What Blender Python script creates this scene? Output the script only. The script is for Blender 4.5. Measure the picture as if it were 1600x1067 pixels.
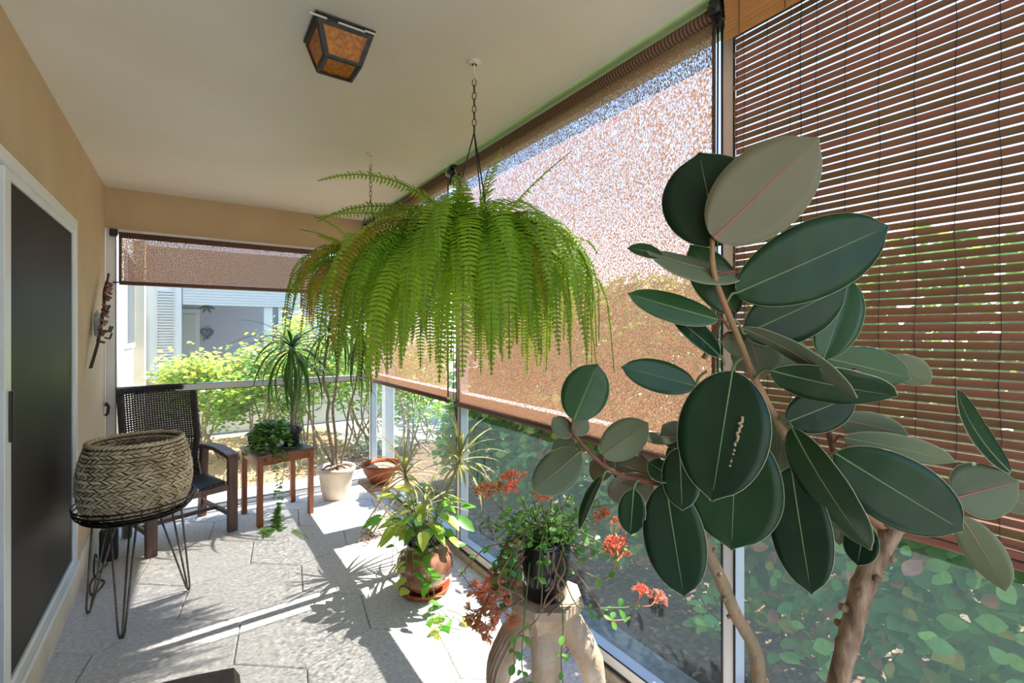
import bpy, math, random
import numpy as np
from mathutils import Vector, Matrix, Euler
random.seed(7); np.random.seed(7)
SC = bpy.context.scene
for o in list(bpy.data.objects): bpy.data.objects.remove(o)
PI = math.pi
COL = SC.collection
# ------------------------------------------------------------------ camera
HC = 1.575                                   # eye height
YAW = 0.5994                                 # turned right of the porch axis (+Y)
CS, SN = math.cos(YAW), math.sin(YAW)
FPX = 737.8
cam = bpy.data.cameras.new('camera'); camo = bpy.data.objects.new('camera', cam); COL.objects.link(camo)
cam.sensor_width = 36.0; cam.lens = FPX/1600*36.0
camo.location = (0, 0, HC); camo.rotation_euler = (PI/2, 0, -YAW)
cam.shift_y = (520.3-533.5)/1600
cam.clip_start = 0.02; cam.clip_end = 200
SC.camera = camo
# ------------------------------------------------------------------ sky, sun, exposure
SUN_E, SKY_S, EXPO = 10.5, 1.9, 0.74
w = bpy.data.worlds.new('sky'); SC.world = w; w.use_nodes = True
nt = w.node_tree; nt.nodes.clear()
out = nt.nodes.new('ShaderNodeOutputWorld'); bg = nt.nodes.new('ShaderNodeBackground')
tc = nt.nodes.new('ShaderNodeTexCoord'); sx = nt.nodes.new('ShaderNodeSeparateXYZ'); rp = nt.nodes.new('ShaderNodeValToRGB')
nt.links.new(tc.outputs['Generated'], sx.inputs[0]); nt.links.new(sx.outputs['Z'], rp.inputs[0])
rp.color_ramp.elements[0].position = 0.0; rp.color_ramp.elements[0].color = (0.95, 0.97, 1.0, 1)
rp.color_ramp.elements[1].position = 1.0; rp.color_ramp.elements[1].color = (0.16, 0.34, 0.90, 1)
e = rp.color_ramp.elements.new(0.28); e.color = (0.36, 0.60, 1.0, 1)
nt.links.new(rp.outputs[0], bg.inputs[0]); nt.links.new(bg.outputs[0], out.inputs[0])
bg.inputs['Strength'].default_value = SKY_S
sl = bpy.data.lights.new('sun', 'SUN'); sl.energy = SUN_E; sl.angle = 0.0095; sl.color = (1.0, 0.95, 0.86)
so = bpy.data.objects.new('sun', sl); COL.objects.link(so)
SUNV = Vector((-1.0, -0.03, -1.40)).normalized()
so.rotation_euler = SUNV.to_track_quat('-Z', 'Y').to_euler(); so.location = (8, 0, 12)
vs = SC.view_settings
SC.display_settings.display_device = 'sRGB'
vs.view_transform = 'Standard'; vs.look = 'None'; vs.gamma = 1.0; vs.use_curve_mapping = False; vs.exposure = EXPO
SC.cycles.transparent_max_bounces = 24
SC.cycles.max_bounces = 12; SC.cycles.diffuse_bounces = 6; SC.cycles.transmission_bounces = 8
# ------------------------------------------------------------------ helpers
def ray(u, v):
    a = (u-800)/FPX; b = (520.3-v)/FPX
    return Vector((SN+a*CS, CS-a*SN, b))
def at(u, v, d): return ray(u, v)*d + Vector((0, 0, HC))     # a measured point at depth d
EYE = Vector((0, 0, HC))

def nodes(m):
    m.use_nodes = True; t = m.node_tree; t.nodes.clear(); return t
def N(t, typ, **kw):
    n = t.nodes.new(typ)
    for k, v in kw.items(): setattr(n, k, v)
    return n
def L(t, a, b): t.links.new(a, b)
def mat(name, col, rough=0.6, var=0.0, scale=8.0, col2=None, bump=0.0, bscale=None, transl=0.0, tcol=None, spec=0.5,
        metal=0.0, objvar=0.0, stretch=(1, 1, 1), detail=4.0, coat=0.0):
    m = bpy.data.materials.new(name); t = nodes(m)
    o = N(t, 'ShaderNodeOutputMaterial'); p = N(t, 'ShaderNodeBsdfPrincipled')
    p.inputs['Roughness'].default_value = rough; p.inputs['Metallic'].default_value = metal
    p.inputs['Specular IOR Level'].default_value = spec
    if coat: p.inputs['Coat Weight'].default_value = coat; p.inputs['Coat Roughness'].default_value = 0.08
    c = (*col, 1)
    src = None
    tcn = N(t, 'ShaderNodeTexCoord'); mp = N(t, 'ShaderNodeMapping'); mp.inputs['Scale'].default_value = stretch
    L(t, tcn.outputs['Object'], mp.inputs[0])
    if var or col2:
        nz = N(t, 'ShaderNodeTexNoise'); nz.inputs['Scale'].default_value = scale; nz.inputs['Detail'].default_value = detail
        L(t, mp.outputs[0], nz.inputs['Vector'])
        r = N(t, 'ShaderNodeValToRGB'); r.color_ramp.elements[0].position = 0.32; r.color_ramp.elements[1].position = 0.68
        c2 = col2 if col2 else tuple(min(1, x*(1+var)) for x in col)
        c1 = col if col2 else tuple(x*(1-var) for x in col)
        r.color_ramp.elements[0].color = (*c1, 1); r.color_ramp.elements[1].color = (*c2, 1)
        L(t, nz.outputs['Fac'], r.inputs[0]); src = r.outputs[0]
    if objvar:
        oi = N(t, 'ShaderNodeObjectInfo'); hs = N(t, 'ShaderNodeHueSaturation')
        mr = N(t, 'ShaderNodeMapRange'); mr.inputs['To Min'].default_value = 1-objvar; mr.inputs['To Max'].default_value = 1+objvar
        L(t, oi.outputs['Random'], mr.inputs['Value']); L(t, mr.outputs[0], hs.inputs['Value'])
        m2 = N(t, 'ShaderNodeMapRange'); m2.inputs['To Min'].default_value = 0.5+objvar*0.08; m2.inputs['To Max'].default_value = 0.5-objvar*0.08
        L(t, oi.outputs['Random'], m2.inputs['Value']); L(t, m2.outputs[0], hs.inputs['Hue'])
        if src: L(t, src, hs.inputs['Color'])
        else: hs.inputs['Color'].default_value = c
        src = hs.outputs[0]
    if src: L(t, src, p.inputs['Base Color'])
    else: p.inputs['Base Color'].default_value = c
    if bump:
        bn = N(t, 'ShaderNodeTexNoise'); bn.inputs['Scale'].default_value = bscale or scale*4; bn.inputs['Detail'].default_value = 5
        L(t, mp.outputs[0], bn.inputs['Vector'])
        bb = N(t, 'ShaderNodeBump'); bb.inputs['Strength'].default_value = bump; bb.inputs['Distance'].default_value = 0.01
        L(t, bn.outputs['Fac'], bb.inputs['Height']); L(t, bb.outputs[0], p.inputs['Normal'])
    if transl:
        tr = N(t, 'ShaderNodeBsdfTranslucent'); mx = N(t, 'ShaderNodeMixShader'); mx.inputs[0].default_value = transl
        if tcol: tr.inputs[0].default_value = (*tcol, 1)
        elif src: L(t, src, tr.inputs[0])
        else: tr.inputs[0].default_value = c
        L(t, p.outputs[0], mx.inputs[1]); L(t, tr.outputs[0], mx.inputs[2]); L(t, mx.outputs[0], o.inputs[0])
    else: L(t, p.outputs[0], o.inputs[0])
    return m

class MB:
    def __init__(s): s.v = []; s.f = []; s.m = []; s.cur = 0
    def add(s, vs, fs):
        b = len(s.v); s.v += [tuple(x) for x in vs]; s.f += [tuple(b+i for i in f) for f in fs]; s.m += [s.cur]*len(fs); return s
    def box(s, lo, hi, bev=0.0, M=None):
        x0, y0, z0 = lo; x1, y1, z1 = hi
        if bev <= 0:
            vs = [(x0,y0,z0),(x1,y0,z0),(x1,y1,z0),(x0,y1,z0),(x0,y0,z1),(x1,y0,z1),(x1,y1,z1),(x0,y1,z1)]
            fs = [(3,2,1,0),(4,5,6,7),(0,1,5,4),(1,2,6,5),(2,3,7,6),(3,0,4,7)]
        else:
            b = min(bev, (x1-x0)/2.2, (y1-y0)/2.2, (z1-z0)/2.2)
            def ringat(z, i):
                return [(x0+i+b,y0+i,z),(x1-i-b,y0+i,z),(x1-i,y0+i+b,z),(x1-i,y1-i-b,z),(x1-i-b,y1-i,z),(x0+i+b,y1-i,z),(x0+i,y1-i-b,z),(x0+i,y0+i+b,z)]
            vs = ringat(z0, b*.6)+ringat(z0+b, 0)+ringat(z1-b, 0)+ringat(z1, b*.6)
            fs = [tuple(range(7,-1,-1)), tuple(range(24,32))]
            for k in range(3):
                for j in range(8): fs.append((k*8+j, k*8+(j+1)%8, (k+1)*8+(j+1)%8, (k+1)*8+j))
        if M: vs = [M @ Vector(q) for q in vs]
        return s.add(vs, fs)
    def tube(s, pts, r, n=6, cap=True, squash=1.0):
        pts = [Vector(p) for p in pts]; k = len(pts)
        rr = r if isinstance(r, (list, tuple)) else [r]*k
        t0 = (pts[1]-pts[0]).normalized()
        up = Vector((0,0,1)) if abs(t0.z) < .9 else Vector((1,0,0))
        nrm = (up - t0*up.dot(t0)).normalized()
        vs = []
        for i in range(k):
            a = pts[max(i-1,0)]; b = pts[min(i+1,k-1)]
            t = (b-a)
            t = t.normalized() if t.length > 1e-9 else t0
            nrm = nrm - t*nrm.dot(t)
            nrm = nrm.normalized() if nrm.length > 1e-6 else t.orthogonal().normalized()
            bi = t.cross(nrm)
            for j in range(n):
                an = 2*PI*j/n
                vs.append(pts[i]+nrm*(math.cos(an)*rr[i])+bi*(math.sin(an)*rr[i]*squash))
        fs = [(i*n+j, i*n+(j+1)%n, (i+1)*n+(j+1)%n, (i+1)*n+j) for i in range(k-1) for j in range(n)]
        if cap: fs += [tuple(range(n-1,-1,-1)), tuple((k-1)*n+j for j in range(n))]
        return s.add(vs, fs)
    def lathe(s, prof, n=24, c=(0,0,0), ax=1.0, cap0=True, cap1=False):
        vs = []
        for r, z in prof:
            for j in range(n): vs.append((c[0]+r*math.cos(2*PI*j/n), c[1]+r*ax*math.sin(2*PI*j/n), c[2]+z))
        k = len(prof)
        fs = [(i*n+j, i*n+(j+1)%n, (i+1)*n+(j+1)%n, (i+1)*n+j) for i in range(k-1) for j in range(n)]
        if cap0: fs.append(tuple(range(n-1,-1,-1)))
        if cap1: fs.append(tuple((k-1)*n+j for j in range(n)))
        return s.add(vs, fs)
    def prism(s, poly, d):       # extrude polygon (list of 3d points) along vector d
        n = len(poly); d = Vector(d); P = [Vector(p) for p in poly]
        return s.add(P+[p+d for p in P], [tuple(range(n-1,-1,-1)), tuple(range(n,2*n))]+[(i,(i+1)%n,n+(i+1)%n,n+i) for i in range(n)])
    def strip(s, pts, wid, side):  # flat ribbon along pts; wid list, side list of vectors
        vs = []
        for p, ww, sd in zip(pts, wid, side):
            p = Vector(p); sd = Vector(sd); vs += [p-sd*ww/2, p+sd*ww/2]
        return s.add(vs, [(2*i, 2*i+1, 2*i+3, 2*i+2) for i in range(len(pts)-1)])
    def mesh(s, name, mats, smooth=False):
        me = bpy.data.meshes.new(name); me.from_pydata(s.v, [], s.f)
        for mm in (mats if isinstance(mats, (list, tuple)) else [mats]): me.materials.append(mm)
        if any(s.m): me.polygons.foreach_set('material_index', s.m)
        if smooth: me.polygons.foreach_set('use_smooth', [True]*len(s.f))
        me.update(); return me
    def build(s, name, mats, parent=None, smooth=False, **kw):
        if parent is not None and kw.pop('world', True) and parent.get('_abs', 1):
            off = parent['_o'] if '_o' in parent else (0,0,0)
            s.v = [(x-off[0], y-off[1], z-off[2]) for x, y, z in s.v]
        return link(name, s.mesh(name, mats, smooth), parent, **kw)
def link(name, me, parent=None, kind=None, label=None, loc=None):
    o = bpy.data.objects.new(name, me); COL.objects.link(o)
    if parent is not None: o.parent = parent
    if kind: o['kind'] = kind
    if label: o['label'] = label
    if loc is not None: o.location = loc
    return o
ORIG = {}
def T(name, label, cat, loc=(0,0,0), group=None, rz=0.0):
    o = bpy.data.objects.new(name, None); COL.objects.link(o); o.empty_display_size = 0.05
    o.location = loc; o.rotation_euler = (0,0,rz); o['label'] = label; o['category'] = cat
    if group: o['group'] = group
    ORIG[o.name] = Vector(loc); return o
def tag(o, label, cat, group=None):
    o['label'] = label; o['category'] = cat
    if group: o['group'] = group
    return o
def B(mb, name, mats, root=None, smooth=False, **kw):
    """link mb (given in world coordinates when root is an unrotated thing) as ONE mesh object under root"""
    if root is not None and root.name in ORIG and not kw.pop('local', False):
        q = ORIG[root.name]; mb.v = [(x-q.x, y-q.y, z-q.z) for x, y, z in mb.v]
    kw.pop('local', None)
    o = link(name, mb.mesh(name, mats, smooth), root, **kw)
    if root is not None and root.name not in ORIG: pass
    ORIG[o.name] = ORIG[root.name].copy() if (root is not None and root.name in ORIG) else Vector((0,0,0))
    return o
def struct(mb, name, mats, smooth=False):
    o = B(mb, name, mats, None, smooth); o['kind'] = 'structure'; return o
def copy_tree(o, parent=None):
    c = o.copy(); COL.objects.link(c)
    if parent is not None: c.parent = parent
    for ch in o.children: copy_tree(ch, c)
    return c
def bez(pts, n=12):
    P = [Vector(p) for p in pts]; k = len(P)-1; R = []
    if k == 1: return [P[0].lerp(P[1], i/n) for i in range(n+1)]
    for i in range(k):                     # Catmull-Rom
        p0 = P[max(i-1,0)]; p1 = P[i]; p2 = P[i+1]; p3 = P[min(i+2,k)]
        m = max(2, n//k)
        for j in range(m):
            t = j/m
            R.append(0.5*((2*p1)+(p2-p0)*t+(2*p0-5*p1+4*p2-p3)*t*t+(3*p1-p0-3*p2+p3)*t*t*t))
    R.append(P[-1]); return R
def leaf_shape(mb, M, ln, wd, curl=0.15, fold=0.12, n=4, ovate=0.42, tip=1.0):
    """a thin blade along +X of M: n cross rows, folded on the midrib and curled down"""
    vs = []; fs = []
    vs.append(M @ Vector((0,0,0)))
    rows = []
    for i in range(1, n):
        t = i/n
        hw = wd/2*math.sin(PI*t**(math.log(.5)/math.log(ovate)))**0.8
        z = -curl*ln*t*t
        b = len(vs)
        vs += [M @ Vector((t*ln, -hw, z+fold*hw)), M @ Vector((t*ln, 0, z)), M @ Vector((t*ln, hw, z+fold*hw))]
        rows.append(b)
    e = len(vs); vs.append(M @ Vector((ln*tip, 0, -curl*ln)))
    b = rows[0]; fs += [(0, b, b+1), (0, b+1, b+2)]
    for a, b in zip(rows, rows[1:]): fs += [(a, b, b+1, a+1), (a+1, b+1, b+2, a+2)]
    a = rows[-1]; fs += [(a, e, a+1), (a+1, e, a+2)]
    return mb.add(vs, fs)
def frame_from(x, up):
    x = Vector(x).normalized(); up = Vector(up); y = up.cross(x)
    if y.length < 1e-4: y = x.orthogonal()
    y.normalize(); z = x.cross(y)
    return Matrix((x, y, z)).transposed()
def pose(p, x, up):
    return Matrix.Translation(Vector(p)) @ frame_from(x, up).to_4x4()
def rnd(a, b): return random.uniform(a, b)
def leaf_cloud(name, pts, dirs, ups, sizes, asp, mats, root=None, mi=None, **kw):
    """many small pointed leaves in one mesh (numpy, fast)"""
    n = len(pts); P = np.asarray(pts, float); X = np.asarray(dirs, float); U = np.asarray(ups, float)
    X /= np.linalg.norm(X, axis=1)[:,None]+1e-9
    Y = np.cross(U, X); Y /= np.linalg.norm(Y, axis=1)[:,None]+1e-9
    Zv = np.cross(X, Y); S = np.asarray(sizes, float)[:,None]
    if root is not None and root.name in ORIG: P = P-np.array(ORIG[root.name])
    prof = [(0,0,0),(.3,-.42*asp,.05),(.72,-.34*asp,.03),(1.0,0,-.12),(.72,.34*asp,.03),(.3,.42*asp,.05),(.5,0,-.02)]
    V = np.stack([P+S*(a*X+b*Y+c*Zv) for a, b, c in prof], 1).reshape(-1,3)
    base = np.array([[0,1,6],[1,2,6],[2,3,6],[3,4,6],[4,5,6],[5,0,6]])
    F = (np.arange(n)[:,None,None]*7+base[None]).reshape(-1,3)
    me = bpy.data.meshes.new(name)
    me.vertices.add(len(V)); me.vertices.foreach_set('co', V.ravel())
    me.loops.add(F.size); me.loops.foreach_set('vertex_index', F.ravel().astype(np.int32))
    me.polygons.add(len(F)); me.polygons.foreach_set('loop_start', np.arange(0, F.size, 3, dtype=np.int32))
    me.polygons.foreach_set('loop_total', np.full(len(F), 3, dtype=np.int32))
    for m in (mats if isinstance(mats, (list, tuple)) else [mats]): me.materials.append(m)
    if mi is not None: me.polygons.foreach_set('material_index', np.repeat(np.asarray(mi, dtype=np.int32), 6))
    me.update(calc_edges=True); me.validate()
    return link(name, me, root, **kw)
# ------------------------------------------------------------------ materials
M_tan = mat('tan stucco paint', (0.57,0.43,0.26), 0.85, 0.06, 3, bump=0.25, bscale=60)
M_cream = mat('cream curb paint', (0.72,0.64,0.50), 0.8, 0.12, 6, bump=0.3, bscale=50)
M_ceil = mat('ceiling plaster', (0.82,0.80,0.74), 0.8, scale=0.9, col2=(0.75,0.71,0.62), bump=0.35, bscale=9)
M_green = mat('green soffit band', (0.74,0.92,0.50), 0.7, 0.05, 4)  # even light green over the whole soffit band
M_white = mat('white enamel frame', (0.80,0.83,0.80), 0.35, 0.03, 5)
M_alu = mat('aluminium frame', (0.82,0.83,0.82), 0.45, 0.04, 6, metal=0.1)
M_rubber = mat('black gasket', (0.02,0.02,0.022), 0.6)
M_black = mat('black plastic', (0.012,0.012,0.014), 0.4)
M_grout = mat('paver joint', (0.30,0.28,0.25), 0.95, 0.2, 20)
M_tile = mat('pitted concrete paver', (0.52,0.50,0.47), 0.9, scale=42, col2=(0.80,0.78,0.75), bump=1.0, bscale=45, stretch=(1,2.2,1), objvar=0.04)
M_conc = mat('grey concrete', (0.33,0.33,0.29), 0.95, 0.25, 25, bump=0.5, bscale=120)
M_kerb = mat('pale kerb concrete', (0.55,0.52,0.46), 0.9, 0.1, 12, bump=0.3)
M_mulch = mat('bark mulch', (0.07,0.045,0.03), 0.95, scale=30, col2=(0.24,0.15,0.09), bump=1.0, bscale=60)
M_mulch2 = mat('dry tan mulch', (0.30,0.19,0.09), 0.95, scale=26, col2=(0.50,0.34,0.18), bump=0.8, bscale=60)
M_soil = mat('dark soil', (0.05,0.035,0.025), 0.95, 0.5, 60, bump=1.0, bscale=120)
M_ply = mat('pale ground', (0.36,0.34,0.27), 0.95, 0.15, 3)

def mesh_screen(name, hole, c1, transl):
    m = bpy.data.materials.new(name); t = nodes(m)
    o = N(t,'ShaderNodeOutputMaterial'); tr = N(t,'ShaderNodeBsdfTransparent'); d = N(t,'ShaderNodeBsdfDiffuse'); tl = N(t,'ShaderNodeBsdfTranslucent')
    d.inputs[0].default_value = (*c1,1); tl.inputs[0].default_value = (*c1,1)
    a = N(t,'ShaderNodeMixShader'); a.inputs[0].default_value = transl; L(t,d.outputs[0],a.inputs[1]); L(t,tl.outputs[0],a.inputs[2])
    b = N(t,'ShaderNodeMixShader'); b.inputs[0].default_value = hole; L(t,a.outputs[0],b.inputs[1]); L(t,tr.outputs[0],b.inputs[2]); L(t,b.outputs[0],o.inputs[0])
    return m
M_screen = mesh_screen('insect screen', 0.81, (0.20,0.28,0.33), 0.5)
M_screen_clear = mesh_screen('fine insect screen', 0.93, (0.6,0.62,0.62), 0.5)

def shade_fabric(name, c1, c2, lo, hi, stripes):
    m = bpy.data.materials.new(name); t = nodes(m)
    o = N(t,'ShaderNodeOutputMaterial'); tr = N(t,'ShaderNodeBsdfTransparent'); d = N(t,'ShaderNodeBsdfDiffuse'); tl = N(t,'ShaderNodeBsdfTranslucent')
    tcn = N(t,'ShaderNodeTexCoord'); mp = N(t,'ShaderNodeMapping'); mp.inputs['Scale'].default_value = (1,1.35,0.75); L(t,tcn.outputs['Object'],mp.inputs[0])
    nz = N(t,'ShaderNodeTexNoise'); nz.inputs['Scale'].default_value = 150; nz.inputs['Detail'].default_value = 2.0; L(t,mp.outputs[0],nz.inputs['Vector'])
    r = N(t,'ShaderNodeValToRGB'); r.color_ramp.elements[0].position = 0.475; r.color_ramp.elements[1].position = 0.575
    r.color_ramp.elements[0].color = (lo,lo,lo,1); r.color_ramp.elements[1].color = (hi,hi,hi,1); L(t,nz.outputs['Fac'],r.inputs[0])
    n2 = N(t,'ShaderNodeTexNoise'); n2.inputs['Scale'].default_value = 260; L(t,mp.outputs[0],n2.inputs['Vector'])
    r2 = N(t,'ShaderNodeValToRGB'); r2.color_ramp.elements[0].position = .35; r2.color_ramp.elements[1].position = .65
    r2.color_ramp.elements[0].color = (*c1,1); r2.color_ramp.elements[1].color = (*c2,1); L(t,n2.outputs['Fac'],r2.inputs[0])
    for x in (d,tl): L(t,r2.outputs[0],x.inputs[0])
    a = N(t,'ShaderNodeMixShader'); a.inputs[0].default_value = .5; L(t,d.outputs[0],a.inputs[1]); L(t,tl.outputs[0],a.inputs[2])
    b = N(t,'ShaderNodeMixShader'); L(t,r.outputs[0],b.inputs[0]); L(t,a.outputs[0],b.inputs[1]); L(t,tr.outputs[0],b.inputs[2]); L(t,b.outputs[0],o.inputs[0])
    return m
M_fabric = shade_fabric('brown shade cloth', (0.15,0.065,0.035), (0.52,0.29,0.17), 0.0, 0.54, 0)
def striped(name, c1, c2, per, axis='Y'):
    m = bpy.data.materials.new(name); t = nodes(m)
    o = N(t,'ShaderNodeOutputMaterial'); p = N(t,'ShaderNodeBsdfPrincipled'); p.inputs['Roughness'].default_value = .8
    tcn = N(t,'ShaderNodeTexCoord'); wv = N(t,'ShaderNodeTexWave'); wv.bands_direction = axis; wv.inputs['Scale'].default_value = 0.314/per; wv.inputs['Distortion'].default_value = 0.6
    L(t,tcn.outputs['Object'],wv.inputs['Vector'])
    r = N(t,'ShaderNodeValToRGB'); r.color_ramp.elements[0].position=.3; r.color_ramp.elements[1].position=.6
    r.color_ramp.elements[0].color=(*c1,1); r.color_ramp.elements[1].color=(*c2,1); L(t,wv.outputs['Fac'],r.inputs[0]); L(t,r.outputs[0],p.inputs['Base Color']); L(t,p.outputs[0],o.inputs[0])
    return m
M_roll = striped('rolled brown cloth', (0.05,0.028,0.018), (0.20,0.10,0.055), 0.016)
M_rollx = striped('rolled brown cloth crosswise', (0.06,0.032,0.02), (0.17,0.085,0.05), 0.016, 'X')
M_hem = mat('brown hem', (0.14,0.07,0.045), 0.7, 0.3, 120)

# ------------------------------------------------------------------ the porch itself
XL, XR, YF, ZC = -0.561, 1.58, 5.0, 2.757
YB = -1.6                                    # where the modelled part of the porch ends behind the eye
f = MB(); f.box((XL-0.02,YB,-0.12),(XR+0.02,YF+0.06,-0.012)); FLOOR = struct(f,'floor',M_grout)
# hexagonal pavers laid on it, each a piece of its own
A_ = 0.365; AX = math.radians(21)
def clip(poly, xa, xb, ya, yb):
    def cut(P, ax, v, keep):
        R = []
        for i in range(len(P)):
            a, b = P[i], P[(i+1)%len(P)]; ia, ib = keep(a[ax]), keep(b[ax])
            if ia: R.append(a)
            if ia != ib:
                t = (v-a[ax])/(b[ax]-a[ax]); R.append((a[0]+(b[0]-a[0])*t, a[1]+(b[1]-a[1])*t))
        return R
    for ax, v, k in ((0,xa,lambda c: c>=xa),(0,xb,lambda c: c<=xb),(1,ya,lambda c: c>=ya),(1,yb,lambda c: c<=yb)):
        poly = cut(poly, ax, v, k)
        if len(poly) < 3: return []
    return poly
va = np.array([0.457,2.378]); d21 = np.array([math.cos(AX),math.sin(AX)]); ang = lambda a: np.array([math.cos(math.radians(a)),math.sin(math.radians(a))])
c0 = va + A_*ang(51)*0 + A_*ang(51+0)        # centre lies between the 21 and 81 degree edges
t1 = A_*math.sqrt(3)*ang(51); t2 = A_*math.sqrt(3)*ang(111)
c0 = va + A_*ang(81)
for i in range(-16,17):
    for j in range(-16,17):
        c = c0 + i*t1 + j*t2
        P = [tuple(c + (A_-0.003)*ang(21+60*k)) for k in range(6)]
        P = clip(P, XL+0.002, XR-0.002, YB+0.002, YF+0.05)
        if len(P) < 3: continue
        ar = abs(sum(P[k][0]*P[(k+1)%len(P)][1]-P[(k+1)%len(P)][0]*P[k][1] for k in range(len(P))))/2
        if ar < 0.004: continue
        cx = sum(p[0] for p in P)/len(P); cy = sum(p[1] for p in P)/len(P)
        sh = lambda p, s: (cx+(p[0]-cx)*s, cy+(p[1]-cy)*s)
        g = MB(); n = len(P); z = rnd(-0.0012,0.0)
        g.add([(*p,-0.014) for p in P]+[(*p,z-0.004) for p in P]+[(*sh(p,.985),z) for p in P],
              [tuple(range(2*n,3*n))]+[(k,(k+1)%n,n+(k+1)%n,n+k) for k in range(n)]+[(n+k,n+(k+1)%n,2*n+(k+1)%n,2*n+k) for k in range(n)])
        B(g,'paver',M_tile,FLOOR)
c = MB(); c.box((XL-0.15,YB,ZC),(1.50,YF+0.15,ZC+0.15)); struct(c,'ceiling',M_ceil)
# beam over the screens: pale green soffit
c = MB(); c.box((1.50,YB,ZC-0.004),(1.675,YF+0.15,ZC+0.15)); c.box((1.60,YB,2.735),(1.675,YF+0.15,2.76)); struct(c,'trim_1',M_green)
# left wall around the sliding door
DY0, DY1, DZ0, DZ1 = 0.35, 3.74, 0.215, 2.235
c = MB()
c.box((XL-0.15,DY1,0.0),(XL,YF,ZC)); c.box((XL-0.15,YB,DZ1),(XL,DY1,ZC)); c.box((XL-0.15,YB,-0.01),(XL,DY1,DZ0)); c.box((XL-0.15,YB,DZ0),(XL,DY0,DZ1))
struct(c,'wall_left',M_tan)
c = MB(); c.box((XL,YB,-0.01),(XL+0.008,YF,0.205)); struct(c,'baseboard_left',M_cream)
c = MB(); c.box((XL,YF,2.425),(XR+0.095,YF+0.12,ZC)); struct(c,'wall_far',M_tan)
# ---- sliding screen door
dr = MB()
D = dr
D.box((XL-0.06,DY0,DZ1-0.05),(XL+0.018,DY1,DZ1)); D.box((XL-0.06,DY1-0.035,DZ0),(XL+0.018,DY1,DZ1-0.05)); D.box((XL-0.06,DY0,DZ0-0.01),(XL+0.03,DY1,DZ0+0.022))
D.box((XL-0.06,DY0,DZ0+.022),(XL+0.018,DY0+0.04,DZ1-0.05))
DOOR = struct(D,'door_1',M_white)
M_dark = mat('dark tinted door mesh', (0.020,0.018,0.016), 0.48, 0.35, 2.2, spec=0.15, bump=0.15, bscale=400)
M_glass = mat('dark door glass', (0.012,0.013,0.014), 0.06, spec=0.7)
def leafpanel(y0, y1, x, m, nm):
    q = MB(); s = 0.055; zb, zt = DZ0+0.024, DZ1-0.052
    q.box((x,y0,zb),(x+0.022,y0+s+0.02,zt),.003); q.box((x,y1-s*.35,zb),(x+0.022,y1,zt),.003)
    q.box((x,y0+s+.02,zb),(x+0.022,y1-s*.35,zb+0.03),.003); q.box((x,y0+s+.02,zt-0.035),(x+0.022,y1-s*.35,zt),.003)
    B(q,'sash_frame',M_white,DOOR)
    q = MB(); q.box((x+0.008,y0+s,zb+0.025),(x+0.012,y1-s*.3,zt-0.03)); B(q,nm,m,DOOR)
leafpanel(2.445,3.70,XL-0.012,M_dark,'screen_mesh')
leafpanel(1.15,2.52,XL-0.045,M_glass,'glass_pane')
leafpanel(0.40,1.20,XL-0.012,M_dark,'screen_mesh')
q = MB(); q.box((XL+0.008,2.485,1.17),(XL+0.022,2.505,1.36),.004); hd = B(q,'door_handle',M_black,DOOR)
q = MB(); q.box((XL,DY1,DZ0-.01),(XL+0.010,DY1+0.045,DZ1+.02)); struct(q,'trim_2',mat('ochre door casing',(0.55,0.42,0.24),.8,.1,9))
# ---- right side: mullions, sill, rails and screens
c = MB(); c.box((1.565,YB,-0.012),(1.66,YF+0.08,0.045)); struct(c,'trim_3',mat('beige sill curb',(0.48,0.42,0.33),.9,.15,20,bump=.3))
WIN = []
posts = [(-1.02,-0.975),(0.926,0.972),(2.955,3.01),(4.94,4.995)]
for k in range(3):
    ya, yb = posts[k][1], posts[k+1][0]
    fr = MB(); fr.box((XR,ya,0.05),(XR+0.06,yb,0.115),.002); fr.box((XR,ya,1.10),(XR+0.08,yb,1.15),.002); fr.box((XR,ya,2.66),(XR+0.05,yb,2.72),.002)
    wn = struct(fr,'window_%d'%(k+1),M_alu)
    g = MB(); g.box((XR-0.004,ya,0.048),(XR,yb,0.062)); g.box((XR-.004,ya,0.112),(XR,yb,0.118)); B(g,'gasket',M_rubber,wn)
    s_ = MB(); s_.add([(XR+0.004,ya,0.11),(XR+0.004,yb,0.11),(XR+0.004,yb,1.08),(XR+0.004,ya,1.08)],[(0,1,2,3)]); B(s_,'screen_mesh',M_screen,wn)
    s_ = MB(); s_.add([(XR+0.004,ya,1.11),(XR+0.004,yb,1.11),(XR+0.004,yb,2.67),(XR+0.004,ya,2.67)],[(0,1,2,3)]); B(s_,'screen_mesh',M_screen_clear,wn)
for k, (ya, yb) in enumerate(posts):
    p = MB(); p.box((XR-0.004,ya,0.045),(XR+0.062,yb,2.755),.003); po = struct(p,'trim_%d'%(k+4),M_alu)
    for yg in (yb,ya):
        g = MB(); g.box((XR-0.007,yg-0.0035,0.05),(XR-0.003,yg+0.0035,2.72)); B(g,'gasket',M_rubber,po)
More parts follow.
